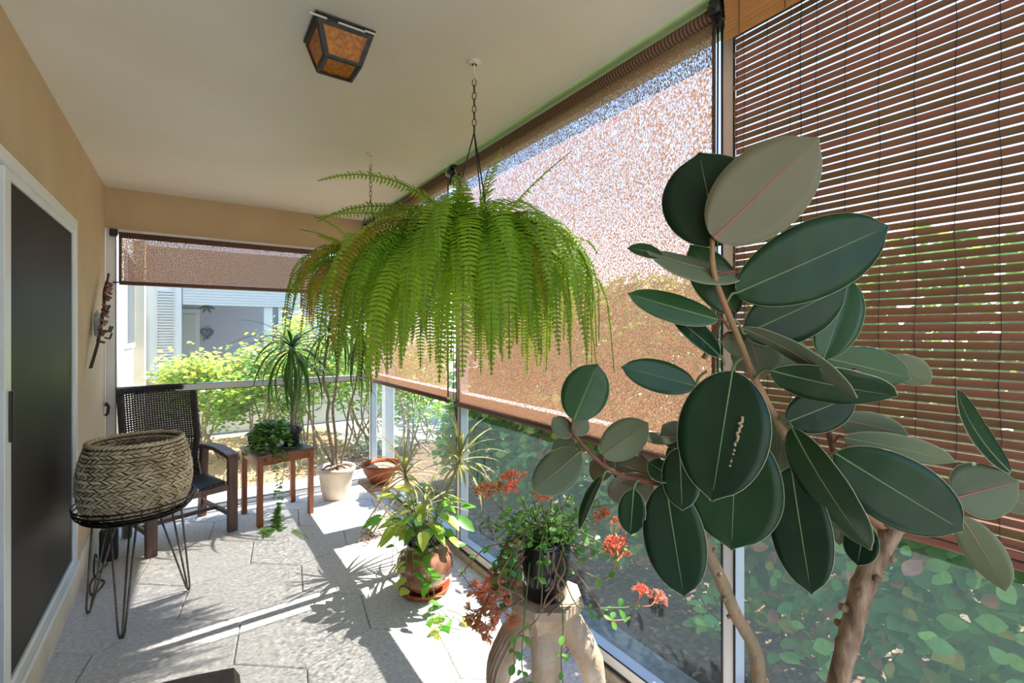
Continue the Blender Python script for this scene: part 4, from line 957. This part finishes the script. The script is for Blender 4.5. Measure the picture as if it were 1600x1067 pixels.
def rleaf(b, t, wpx, top=True, tilt=0.0, bow=.05, fold=.08, mt=None, mb_=None, rib=None, narrow=.5, notch=0.0, node=None, roll=0.0):
    P0 = at(*b); P1 = at(*t); ax = P1-P0; Ln = ax.length; X_ = ax/Ln; mid = (P0+P1)/2; dm = (b[2]+t[2])/2
    vz = (EYE-mid); vz = (vz-X_*vz.dot(X_)).normalized(); vz = Matrix.Rotation(tilt,3,X_) @ vz
    Z_ = vz if top else -vz; Y_ = Z_.cross(X_)
    W = wpx*dm/FPX/max(.25,math.cos(tilt))
    Mx = Matrix((X_,Y_,Z_)).transposed().to_4x4(); Mx.translation = P0
    nt_, nw = 20, 8; vs = []; fs = []; ms = []
    def P(i, j, off):
        s = .5-.5*math.cos(PI*i/nt_); y = (j/nw-.5)*2; s2 = s/.962
        e_ = max(0,1-((s2-narrow)/(narrow if s2<narrow else 1-narrow))**2)**.56 if s2 < 1 else 0
        tipf = .0 if s > .955 else 0
        hw = W/2*e_
        if s > .90: hw = max(hw, W*.16*(1-s)/.10)
        yy = y*hw; z = bow*Ln*4*s*(1-s)*.5+fold*abs(yy)-.25*fold*yy*yy/(W/2+1e-6)+off+.006*W*math.sin(s*22+y)*abs(y)
        z += roll*y*hw
        return Mx @ Vector((s*Ln,yy,z))
    th = .0007
    for off in (th,-th):
        for i in range(nt_+1):
            for j in range(nw+1): vs.append(P(i,j,off))
    n1 = (nt_+1)*(nw+1); g = lambda i,j,l: l*n1+i*(nw+1)+j
    for i in range(nt_):
        for j in range(nw):
            fs.append((g(i,j,0),g(i+1,j,0),g(i+1,j+1,0),g(i,j+1,0))); ms.append(0)
            fs.append((g(i,j,1),g(i,j+1,1),g(i+1,j+1,1),g(i+1,j,1))); ms.append(1)
    for i in range(nt_):
        fs.append((g(i,0,0),g(i,0,1),g(i+1,0,1),g(i+1,0,0))); fs.append((g(i,nw,0),g(i+1,nw,0),g(i+1,nw,1),g(i,nw,1))); ms += [2,2]
    q = MB(); q.v = [tuple(v) for v in vs]; q.f = fs; q.m = ms
    o = B(q,'leaf',[mt or M_rtop, mb_ or M_rbot, M_rim],RP,True)
    q = MB()
    for j in (0,nw): q.tube([P(i,j,0) for i in range(1,nt_)],.0009,4)
    B(q,'leaf_rim',M_rim,o,True)
    q = MB(); q.tube([P(i,nw//2,0) for i in range(nt_+1)],[.0026-.0022*i/nt_ for i in range(nt_+1)],6); B(q,'midrib',rib or (M_ribg if top else M_ribp),o,True)
    if node:
        q = MB(); nd = at(*node); q.tube(bez([nd,nd.lerp(P0,.6)+Vector((0,0,.008)),P0],6),.0028,6); B(q,'petiole',M_ribg if rib is None and top else M_rred,o,True)
    return o
# stems (pixel-measured points turned into places in the room by depth)
def rstem(pts, r0, r1, m, name='stem', knots=0):
    P = bez([at(*p) for p in pts],28); k = len(P); rr = [r0+(r1-r0)*i/(k-1) for i in range(k)]
    if knots: rr = [r*(1+.16*max(0,math.sin(i*1.9))**6+rnd(-.03,.03)) for i, r in enumerate(rr)]
    q = MB(); q.tube(P,rr,10); s = B(q,name,m,RP,True)
    if knots:
        q = MB()
        for i in range(3,k-2,4):
            t = (P[i+1]-P[i]).normalized(); o = t.orthogonal(); o.rotate(Matrix.Rotation(i*2.4,3,t)); q.tube([P[i]+o*rr[i]*.6,P[i]+o*rr[i]*1.12],[rr[i]*.5,rr[i]*.35],6)
        B(q,'leaf_scars',m,s,True,kind='stuff')
    return s
TR0 = (1.09,.575)
def trunkstem(pts, r0, r1, m, base, knots=1):
    P = [Vector((*base,.27))]+[at(*p) for p in pts]; P = bez(P,40); k = len(P); rr = [(r0+(r1-r0)*i/(k-1))*(1+.12*max(0,math.sin(i*1.7))**6+rnd(-.04,.04)) for i in range(k)]
    q = MB(); q.tube(P,rr,10); s = B(q,'trunk',m,RP,True); q = MB()
    for i in range(4,k-2,3):
        t = (P[i+1]-P[i]).normalized(); o = t.orthogonal(); o.rotate(Matrix.Rotation(i*2.4,3,t)); q.tube([P[i]+o*rr[i]*.6,P[i]+o*rr[i]*1.10],[rr[i]*.5,rr[i]*.35],6)
    B(q,'leaf_scars',m,s,True,kind='stuff')
trunkstem([(1186,1067,1.09),(1145,950,1.07),(1098,840,1.04),(1080,770,1.02)],.017,.011,M_rstem,(1.07,.62))
trunkstem([(1310,1067,.985),(1330,985,.985),(1352,905,.985),(1392,828,.985),(1396,822,.985)],.019,.021,M_rtrunk,(1.13,.53))
rstem([(1388,826,.985),(1340,790,.985),(1290,755,.98),(1250,715,.975),(1210,650,.97),(1178,590,.965),(1150,520,.96),(1128,465,.95),(1114,420,.94),(1113,372,.94)],.0105,.0048,M_rstemo,'main_stem',1)
rstem([(1076,770,1.02),(1052,758,1.02),(1010,752,1.03),(955,735,1.04),(915,700,1.04),(893,672,1.04)],.008,.003,M_rred,'branch')
rstem([(1078,765,1.02),(1062,735,1.03),(1066,700,1.04),(1075,670,1.05)],.007,.006,M_rred,'branch')
rstem([(1100,560,1.05),(1118,520,1.03),(1130,480,1.02),(1150,450,1.0)],.006,.004,M_rstem,'branch')
rstem([(1330,800,1.0),(1312,740,1.0),(1298,690,1.0),(1288,650,1.0)],.007,.005,M_rred,'branch')
rstem([(1392,826,.985),(1440,810,.97),(1490,785,.955)],.010,.003,M_rstem,'branch')
D1 = .95
# leaves, from the top of the plant down
rleaf((1122,385,.96),(1092,238,.98),138,True,.05,.03,.05,narrow=.52)
rleaf((1115,372,.93),(1280,214,.88),135,False,.0,.06,.12,mb_=M_rolive,rib=M_ribr,narrow=.50)
rleaf((1150,458,.95),(1390,352,.90),118,True,.1,.05,.10,narrow=.52,node=(1132,478,.955))
rleaf((1162,522,.96),(1324,447,.93),92,True,.3,.03,.08,node=(1140,495,.957))
rleaf((1160,431,.95),(1010,392,.95),34,False,1.0,.06,.25,mb_=M_rbot,node=(1116,430,.945))
rleaf((1036,402,.955),(980,388,.96),20,True,.8,.10,.2)
rleaf((1122,499,.96),(980,458,.98),44,False,.5,.03,.15,mt=M_rmid,mb_=M_rmid,rib=M_ribg,node=(1140,515,.96))
rleaf((1124,556,.99),(1046,490,1.0),32,True,.8,.06,.2,node=(1132,570,1.0))
rleaf((1150,490,1.0),(1078,382,1.02),62,True,.2,.03,.1,mt=M_rmid)
rleaf((1286,560,1.0),(1328,434,1.0),62,True,.35,.04,.3,mt=M_rmid,node=(1292,600,1.0))
rleaf((1128,530,.99),(1268,556,.98),58,False,.3,.02,.1,node=(1150,520,.97))
rleaf((1172,530,.97),(1190,590,1.0),70,False,.3,.02,.1)
rleaf((1144,580,.88),(1112,784,.86),132,True,.0,.05,.06,narrow=.48,node=(1160,560,.955))
rleaf((1150,665,.96),(1143,860,.95),136,True,.0,.04,.08,narrow=.55)
rleaf((1040,755,1.0),(1069,933,.98),92,True,.1,.05,.10,narrow=.5,node=(1060,750,1.01))
rleaf((1062,700,.99),(1066,798,.98),56,True,.1,.04,.1,node=(1062,690,1.02))
rleaf((1050,748,1.0),(1012,722,1.02),36,True,.5,.05,.1)
rleaf((990,764,1.02),(985,836,1.02),42,True,.1,.05,.15,node=(1000,750,1.03))
rleaf((896,656,1.04),(934,568,1.04),72,False,.1,.02,.1,mt=M_rmid,mb_=M_rmid,rib=M_ribg,node=(893,675,1.04))
rleaf((1086,603,1.04),(970,573,1.05),50,True,.2,.04,.08,mt=M_rmid,node=(1105,580,1.03))
rleaf((906,705,1.04),(832,768,1.02),62,False,.2,.04,.2,node=(918,702,1.04))
rleaf((941,712,1.04),(1013,660,1.03),58,False,.2,.03,.2,node=(945,728,1.04))
rleaf((893,682,1.05),(864,652,1.06),30,False,.3,.02,.1)
rleaf((897,676,1.05),(918,655,1.06),30,False,.3,.02,.1)
rleaf((898,690,1.06),(862,702,1.07),26,False,.3,.03,.1)
rleaf((1072,692,1.05),(1035,664,1.07),42,False,.2,.02,.1,node=(1070,690,1.045))
rleaf((1066,706,1.05),(1040,712,1.08),30,False,.2,.02,.1)
rleaf((1058,684,1.05),(998,680,1.06),18,False,.9,.05,.2)
rleaf((1020,742,1.05),(952,722,1.09),52,False,.2,.02,.1,mb_=M_rolive,node=(1022,752,1.03))
rleaf((972,742,1.05),(1000,792,1.10),70,False,.2,.02,.1,mb_=M_rolive)
rleaf((958,738,1.05),(922,722,1.10),46,False,.2,.02,.1,mb_=M_rolive)
rleaf((942,744,1.03),(906,828,1.02),16,True,1.0,.12,.2,node=(955,738,1.04))
rleaf((1205,578,.90),(1404,618,.86),58,True,.95,.05,.08,node=(1178,592,.96))
rleaf((1160,512,.90),(1340,622,.82),26,False,1.15,.10,.1)
rleaf((1228,660,.95),(1338,616,.92),68,True,.25,.03,.1,node=(1212,655,.97))
rleaf((1292,560,1.0),(1424,592,.98),62,False,.3,.06,.08,mt=M_rmid,mb_=M_rmid,rib=M_ribg,node=(1290,640,1.0))
rleaf((1385,560,1.0),(1454,600,.99),46,False,.3,.04,.1,node=(1300,600,1.0))
rleaf((1308,655,1.0),(1420,680,.98),40,False,.4,.08,.1,node=(1295,680,1.0))
rleaf((1318,684,.97),(1495,722,.93),40,False,.6,.04,.1,mb_=M_rbot,rib=M_ribg,node=(1302,692,.99))
rleaf((1305,708,.92),(1506,830,.86),108,True,.1,.07,.08,narrow=.5,node=(1270,735,.975))
rleaf((1238,668,.90),(1362,860,.86),62,True,.75,.08,.10,narrow=.48,node=(1215,655,.97))
rleaf((1236,730,.94),(1268,930,.90),84,True,.1,.06,.12,narrow=.52,node=(1240,690,.975))
rleaf((1292,745,1.0),(1312,852,1.0),50,False,.2,.03,.1)
rleaf((1228,700,1.03),(1212,850,1.03),66,False,.2,.03,.1)
rleaf((1225,650,1.02),(1215,740,1.03),46,False,.2,.03,.1)
rleaf((1352,818,.97),(1340,884,.96),46,True,.3,.05,.1,node=(1372,838,.985))
rleaf((1492,778,.955),(1592,752,.93),84,False,.15,.05,.25,narrow=.45,rib=M_ribr,node=(1480,786,.957))
rleaf((1578,738,.95),(1494,606,.955),26,True,1.0,-.14,.2,node=(1560,770,.95))
rleaf((1500,806,.955),(1572,925,.93),50,False,.35,.10,.1,node=(1480,790,.957))
rleaf((1570,772,.95),(1620,800,.93),40,False,.3,.05,.1)
q = MB(); random.seed(5)
for k in range(26):
    t = k/25; p = at(1159-17*t+rnd(-2,2),652+78*t+rnd(-1,1),.853); q.lathe([(0,-.003),(.003,-.0015),(.003,.0015),(0,.003)],6,tuple(p))
B(q,'pale_scale_marks',mat('cream scale marks',(.45,.36,.20),.7),RP,True,kind='stuff')

# ------------------------------------------------------------------ outside: hedge along the screens
random.seed(71); np.random.seed(71)
M_h1 = mat('round hedge leaf',(0.14,0.42,0.09),.4,scale=4,col2=(0.26,0.55,0.14),transl=.42,tcol=(.45,.75,.08),objvar=.35)
M_h2 = mat('deep hedge leaf',(0.07,0.24,0.06),.45,scale=2,col2=(0.15,0.38,0.09),transl=.48,tcol=(.42,.65,.07))
M_h3 = mat('sunlit yellow hedge leaf',(0.32,0.36,0.05),.45,scale=2,col2=(0.5,0.45,0.08),transl=.45,tcol=(.7,.7,.1))  # yellow leaf colour stands for sun catching scattered and upper hedge leaves
M_h4 = mat('rusty hedge leaf',(0.40,0.17,0.08),.5,scale=2,col2=(0.5,0.3,0.15),transl=.35)
M_twig = mat('hedge twig',(0.16,0.11,0.075),.85,.3,20)
me_h = [leaf_me('hedge_blade',.66,M_h1,.1,.1,6,.55), leaf_me('hedge_blade',.58,M_h1,.2,.15,6,.55)]
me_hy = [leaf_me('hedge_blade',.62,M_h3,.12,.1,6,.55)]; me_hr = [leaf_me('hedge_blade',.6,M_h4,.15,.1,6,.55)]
def hedge(y0, y1, label, nl, bare=.3, xf=2.28, top=2.0, depth=.85):
    def fx_(z): return xf+max(0,z-1.0)*.62
    root = T('hedge_shrub',label,'hedge',(xf+depth/2,(y0+y1)/2,-.03),'clipped hedge outside the screens')
    n = int((y1-y0)*6500); P = []; Dn = []
    for i in range(n):
        y = rnd(y0,y1); z = bare*.5+(top-bare*.5)*random.random(); xx = fx_(z)+depth*(random.random()**1.9)
        if z < bare and random.random() < .55: continue
        P.append((xx+.10*math.sin(y*5+z*4),y,z+.07*math.sin(y*7+xx*3))); d = rdir(-.5,.5); d.x -= .7; Dn.append(tuple(d))
    ups = [(-.6+rnd(-.5,.5),rnd(-.5,.5),.7) for _ in P]; sz = [rnd(.05,.085) for _ in P]
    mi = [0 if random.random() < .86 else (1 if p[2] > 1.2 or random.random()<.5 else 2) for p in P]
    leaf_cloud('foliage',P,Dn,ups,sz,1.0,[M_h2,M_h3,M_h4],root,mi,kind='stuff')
    for i in range(nl):
        y = rnd(y0,y1); z = rnd(bare*.8,top) if random.random()<.3 else rnd(bare*.7,1.15); p = (fx_(z)-rnd(.0,.12)+.10*math.sin(y*5+z*4),y,z)
        d = rdir(-.7,.4); d.x -= .35; u = Vector((-1,rnd(-.6,.6),rnd(0,.9))); r = random.random()
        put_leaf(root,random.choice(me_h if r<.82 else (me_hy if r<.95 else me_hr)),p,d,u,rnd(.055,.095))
    for k in range(int((y1-y0)*5)):
        y = rnd(y0,y1); x = xf+rnd(.1,depth-.1); q = MB(); q.tube(bez([(x,y,-.03),(x+rnd(-.08,.08),y+rnd(-.1,.1),.4),(x+rnd(-.2,.2),y+rnd(-.25,.25),1.1)],8),[.014]*9,5); B(q,'stem',M_twig,root,True)
hedge(-2.6,-.9,'hedge section beside the lower end of the bamboo blind, at the right edge',120,.02)
hedge(-.9,.45,'hedge section below the bamboo blind, behind the right rubber plant trunk',250,.04)
hedge(.45,1.7,'hedge section below the large roller shade, behind the left rubber plant trunk',250,.26)
hedge(1.7,3.0,'hedge section below the large roller shade, behind the orange blossom pot',230,.28)
hedge(3.0,4.7,'hedge section behind the yellow dracaena and the clay bowl',150,.22)
random.seed(75)
SG = T('seedling','young seedling shrub with rounded leaves and bare twigs in the mulch by the near mullion','plant',(2.02,1.15,-.03))
for k in range(6):
    a = rnd(0,6.28); P = [(2.02,1.15,-.03),(2.02+.06*math.cos(a),1.15+.06*math.sin(a),.15),(2.02+.2*math.cos(a),1.15+.22*math.sin(a),rnd(.25,.5))]
    q = MB(); q.tube(bez(P,8),.004,5); B(q,'twig',M_twig,SG,True)
    for j in range(5): put_leaf(SG,random.choice(me_h),Vector(P[1]).lerp(Vector(P[2]),rnd(.4,1)),rdir(-.2,.5),UPV+rdir()*.5,rnd(.06,.10))
q = MB(); M_lit = mat('dry litter leaf',(0.25,0.14,0.08),.8,scale=5,col2=(0.42,0.26,0.16),objvar=.0)
P = [(rnd(1.92,2.9),rnd(-.5,4.5),-.015+rnd(0,.02)) for _ in range(900)]
leaf_cloud('leaf_litter',P,[tuple(rdir(-.2,.3)) for _ in P],[(rnd(-.4,.4),rnd(-.4,.4),1) for _ in P],[rnd(.03,.07) for _ in P],.55,M_lit,None,kind='stuff')
lo_ = bpy.data.objects['leaf_litter']; lo_['label'] = 'brown leaf litter strewn over the mulch under the hedge'; lo_['category'] = 'leaf litter'
# ------------------------------------------------------------------ outside: shrubs beyond the far window
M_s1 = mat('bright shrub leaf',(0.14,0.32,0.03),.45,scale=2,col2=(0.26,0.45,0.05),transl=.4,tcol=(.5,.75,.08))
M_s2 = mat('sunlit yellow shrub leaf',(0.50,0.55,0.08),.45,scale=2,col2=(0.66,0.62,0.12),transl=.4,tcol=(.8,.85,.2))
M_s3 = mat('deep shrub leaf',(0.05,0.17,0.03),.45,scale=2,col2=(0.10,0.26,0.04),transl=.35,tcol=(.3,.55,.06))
me_s = [leaf_me('shrub_blade',.5,M_s1,.1,.15,5,.45), leaf_me('shrub_blade',.5,M_s2,.1,.15,5,.45)]
def shrub(c, rx, ry, z0, z1, label, n, nb=9, sun=.5, lsz=.06, nl=60):
    root = T('garden_shrub',label,'shrub',(c[0],c[1],-.035),'sunlit shrubs beyond the far window'); P = []; Dn = []; mi = []; S_ = []
    zc = (z0+z1)/2; rz = (z1-z0)/2
    for k in range(nb):
        a = rnd(0,6.28); e = (c[0]+rx*.85*math.cos(a)*rnd(.4,1),c[1]+ry*.85*math.sin(a)*rnd(.4,1),z1-rnd(.1,.5)*(z1-z0))
        q = MB(); q.tube(bez([(c[0]+rnd(-.26,.26),c[1]+rnd(-.2,.2),-.035),(c[0]+(e[0]-c[0])*.4+rnd(-.06,.06),c[1]+(e[1]-c[1])*.4,z0+.1),e],10),[.014-.0008*j for j in range(11)],5); B(q,'branch',mat('pale shrub bark',(.34,.25,.17),.85,.2,20),root,True)
    cl = []
    for k in range(34):
        a = rnd(0,6.28); b = math.asin(rnd(-.8,1)); r = rnd(.5,1)**.6
        cl.append((c[0]+rx*math.cos(a)*math.cos(b)*r,c[1]+ry*math.sin(a)*math.cos(b)*r,zc+rz*math.sin(b)*r))
    for i in range(n):
        q0 = random.choice(cl); s = .20; p = (q0[0]+random.gauss(0,s*.55),q0[1]+random.gauss(0,s*.55),q0[2]+random.gauss(0,s*.5))
        P.append(p); Dn.append(tuple(rdir(-.3,.7))); h = (p[2]-z0)/(z1-z0)
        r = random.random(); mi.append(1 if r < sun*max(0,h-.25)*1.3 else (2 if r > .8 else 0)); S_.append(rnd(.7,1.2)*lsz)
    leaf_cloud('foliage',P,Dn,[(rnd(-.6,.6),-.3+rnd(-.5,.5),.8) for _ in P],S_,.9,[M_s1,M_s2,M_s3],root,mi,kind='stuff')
    for k in range(nl):
        q0 = random.choice(cl); put_leaf(root,random.choice(me_s),(q0[0]+rnd(-.15,.15),q0[1]-rnd(.0,.25),q0[2]+rnd(-.15,.15)),rdir(-.4,.6),Vector((rnd(-.4,.4),-.7,.7)),rnd(.06,.09))
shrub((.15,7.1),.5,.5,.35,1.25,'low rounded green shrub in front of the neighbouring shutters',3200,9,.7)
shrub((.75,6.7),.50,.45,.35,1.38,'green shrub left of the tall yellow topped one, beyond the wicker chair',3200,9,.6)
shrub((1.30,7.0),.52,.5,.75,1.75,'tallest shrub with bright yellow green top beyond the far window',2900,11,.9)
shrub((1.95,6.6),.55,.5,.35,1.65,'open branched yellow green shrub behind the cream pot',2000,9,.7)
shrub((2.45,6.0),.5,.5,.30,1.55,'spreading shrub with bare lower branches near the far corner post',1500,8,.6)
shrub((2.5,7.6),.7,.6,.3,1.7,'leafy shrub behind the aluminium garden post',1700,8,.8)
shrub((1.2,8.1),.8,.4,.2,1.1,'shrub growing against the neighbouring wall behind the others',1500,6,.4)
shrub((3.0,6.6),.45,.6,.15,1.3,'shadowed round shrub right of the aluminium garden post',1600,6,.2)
random.seed(77)
for k, (x, y) in enumerate(((.35,5.95),(.62,5.9),(1.02,5.85),(1.35,5.9))):
    G = T('strap_leaf_clump',('strappy green clump in the tan mulch behind the wicker chair','strappy clump in the mulch seen left of the side table','strappy clump in the mulch seen under the side table','strappy clump in the mulch seen beside the cream pot')[k],'plant',(x,y,-.03))
    for j in range(9): strap(G,(x+rnd(-.05,.05),y+rnd(-.05,.05),-.03),rnd(0,6.28),rnd(.7,1.4),rnd(.3,.5) if k > 1 else rnd(.12,.22),rnd(.4,1.1),.016,mat('strap leaf',(.25,.24,.10),.6,.4,3))
P = [(rnd(-.5,1.9),rnd(5.55,7.2),-.02+rnd(0,.02)) for _ in range(900)]
leaf_cloud('leaf_litter',P,[tuple(rdir(-.2,.3)) for _ in P],[(rnd(-.4,.4),rnd(-.4,.4),1) for _ in P],[rnd(.03,.07) for _ in P],.5,[mat('tan litter leaf',(.42,.27,.14),.8,.3,6),M_lit],None,[int(random.random()<.35) for _ in P],kind='stuff')
lo_ = bpy.data.objects['leaf_litter.001']; lo_['label'] = 'dry tan leaf litter on the ground beyond the far window'; lo_['category'] = 'leaf litter'
c_ = MB(); c_.box((1.79,5.12,-.04),(1.90,5.22,2.75),.006); tag(B(c_,'garden_post',M_alu),'square aluminium post standing outside beside the far corner','post')
q = MB(); q.box((1.77,5.10,-.04),(1.92,5.24,.0)); B(q,'post_foot',M_alu,bpy.data.objects['garden_post'])
# tall trees well beyond the hedge
def tree(c, rz, z0, z1, label, n):
    root = T('garden_tree',label,'tree',(*c,-.05),'trees beyond the hedge')
    q = MB(); q.tube(bez([(*c,-.05),(c[0]+.1,c[1],z0),(c[0],c[1]+.1,z1-.6)],10),[.13-.008*j for j in range(11)],8); B(q,'trunk',M_bark,root,True)
    P = []
    for i in range(n):
        a = rnd(0,6.28); b = math.asin(rnd(-1,1)); r = random.random()**.45; P.append((c[0]+rz*math.cos(a)*math.cos(b)*r,c[1]+rz*math.sin(a)*math.cos(b)*r,(z0+z1)/2+(z1-z0)/2*math.sin(b)*r))
    leaf_cloud('crown',P,[tuple(rdir()) for _ in P],[(rnd(-.6,.6),rnd(-.6,.6),.7) for _ in P],[rnd(.12,.2) for _ in P],.8,[M_s1,M_s3],root,[int(random.random()<.5) for _ in P],kind='stuff')
tree((6.2,-1.2),1.5,.9,3.1,'broad tree beyond the hedge, seen through the bamboo blind',1500)
tree((7.0,3.2),1.4,.8,2.8,'bushy tree beyond the hedge, seen through the large roller shade',1500)
tree((6.0,8.2),1.6,.6,3.2,'leafy tree beyond the garden post at the far corner',1500)
# ------------------------------------------------------------------ neighbouring house
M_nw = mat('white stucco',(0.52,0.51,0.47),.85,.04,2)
M_ns = mat('white shutter enamel',(0.46,0.49,0.49),.5)
M_ni = mat('pale interior plaster',(0.34,0.37,0.44),.85)
M_nf = mat('grey white frame',(0.50,0.54,0.55),.5)
M_pane = mat('blue grey window glass',(0.05,0.08,0.13),.08,spec=.8)
NH = T('neighbouring_house','white neighbouring house with a shuttered opening, beyond the far window','building',(0,9,-.05))
NY = 9.0
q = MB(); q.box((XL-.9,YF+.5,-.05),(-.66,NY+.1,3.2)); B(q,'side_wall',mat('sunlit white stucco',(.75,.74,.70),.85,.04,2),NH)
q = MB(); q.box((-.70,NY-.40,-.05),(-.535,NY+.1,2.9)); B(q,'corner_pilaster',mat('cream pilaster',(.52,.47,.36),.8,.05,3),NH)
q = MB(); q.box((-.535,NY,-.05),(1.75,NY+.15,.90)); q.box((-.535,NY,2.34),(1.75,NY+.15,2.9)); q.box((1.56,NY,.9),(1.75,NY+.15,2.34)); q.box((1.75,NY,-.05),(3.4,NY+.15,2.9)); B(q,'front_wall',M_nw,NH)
q = MB(); q.box((-.55,NY-.09,.885),(1.6,NY+.02,.93)); B(q,'window_sill',M_nf,NH)
q = MB(); q.box((-.40,NY-.32,.73),(.02,NY-.1,.79)); B(q,'ledge',M_nw,NH)
q = MB(); q.box((-.66,7.45,1.38),(-.635,8.55,2.6)); wf = B(q,'window_frame',M_nf,NH)
q = MB(); q.box((-.65,7.55,1.45),(-.630,8.47,2.55)); B(q,'pane',M_pane,wf)
for y in (6.2,6.45,6.62): 
    q = MB(); q.tube([(-.635,y,-.05),(-.635,y,3.1)],.025,8); B(q,'downpipe',M_nf,NH,True)
q = MB(); q.box((-.53,NY-.03,.93),(-.43,NY,2.34)); q.box((-.17,NY-.05,.93),(-.10,NY+.02,2.34)); q.box((-.10,NY-.04,2.28),(1.56,NY,2.34)); q.box((1.47,NY-.04,.93),(1.56,NY,2.28)); B(q,'shutter_frame',M_nf,NH)
q = MB(); q.box((-.43,NY-.01,.93),(-.17,NY,2.34)); lv = B(q,'shutter_panel',M_ns,NH)
q = MB()
for k in range(30):
    z = .97+k*.0425; q.box((-.40,NY-.035,z),(-.20,NY-.008,z+.030),0,Matrix.Translation((0,0,0)))
q.box((-.43,NY-.04,.93),(-.40,NY,2.28)); q.box((-.20,NY-.04,.93),(-.17,NY,2.28)); B(q,'louvres',M_ns,lv,kind='stuff')
q = MB()
for k in range(6):
    z = 2.02+k*.044; q.box((-.09,NY-.03,z),(1.47,NY-.01,z+.040),.004)
B(q,'roller_shutter_slats',M_ns,NH,kind='stuff')
q = MB(); q.box((-.9,11.4,-.05),(3.0,11.5,2.9)); q.box((-1.0,NY+.15,-.05),(-.9,11.5,2.9)); B(q,'inner_wall',M_ni,NH)
q = MB(); q.box((-1,NY+.15,2.6),(1.7,11.5,2.7)); B(q,'inner_ceiling',M_ni,NH)
q = MB(); q.box((-.30,11.35,0),(.17,11.4,2.05),.004); dd = B(q,'inner_door',M_nf,NH)
q = MB(); q.box((-.25,11.335,.3),(.12,11.352,1.95),.01); B(q,'door_panel',M_ns,dd)
for xa, xb in ((1.05,1.18),(1.27,1.33)):
    q = MB(); q.box((xa,NY+.02,.93),(xb,NY+.08,2.05)); B(q,'sliding_stile',M_nf,NH)
q = MB(); q.box((1.18,NY+.04,.93),(1.27,NY+.06,2.05)); B(q,'pane',M_pane,NH); q = MB(); q.box((1.33,NY+.04,.93),(1.47,NY+.06,2.05)); B(q,'pane',M_pane,NH)
hw_ = T('heart_wreath','grey heart shaped wreath on the pale wall inside the neighbouring porch','wreath',(.30,11.36,1.55))
q = MB(); hp = []
for a in np.linspace(0,2*PI,33): hp.append((.30+.006*16*math.sin(a)**3,11.37,1.575+.006*(13*math.cos(a)-5*math.cos(2*a)-2*math.cos(3*a)-math.cos(4*a))))
q.tube(hp,.022,6,cap=False); B(q,'wreath_ring',mat('grey wreath',(.10,.12,.11),.9,.3,30),hw_,True)
q = MB(); q.box((.25,11.36,1.38),(.35,11.38,1.45),.01); B(q,'hanging_tag',M_ni,hw_)
cf = T('hanging_star','small dark leafy hanging ornament under the neighbouring porch ceiling','ornament',(.25,9.8,2.0))
q = MB(); q.tube([(.25,9.8,2.6),(.25,9.8,2.06)],.006,5); B(q,'cord',M_black,cf)
for k in range(6):
    q = MB(); a = k*1.05; q.strip([(.25,9.8,2.05),(.25+.07*math.cos(a),9.8,2.02+.06*math.sin(a)),(.25+.13*math.cos(a),9.8,2.0+.09*math.sin(a))],[.02,.05,.004],[(-math.sin(a),.3,math.cos(a))]*3); B(q,'leaf',mat('dark grey leaf',(.08,.09,.08),.8),cf)
pl_ = T('curved_leaf_plant','dark plant with two long arching leaves inside the neighbouring porch','plant',(.25,9.7,.75))
q = MB(); q.tube([(.25,9.7,.75),(.25,9.7,1.20)],.012,6); B(q,'stem',M_black,pl_)
for s in (-1,1): strap(pl_,(.25,9.7,1.16),0 if s > 0 else PI,.45,.34,.8,.045,mat('dark arching leaf',(.06,.09,.07),.6))
q = MB(); q.lathe([(0,0),(.08,0),(.11,.2),(0,.2)],16,(.25,9.7,.55)); B(q,'pot_wall',M_black,pl_,True); q = MB(); q.box((.0,9.5,-.05),(.5,9.9,.55),.02); B(q,'stand',M_nw,pl_)
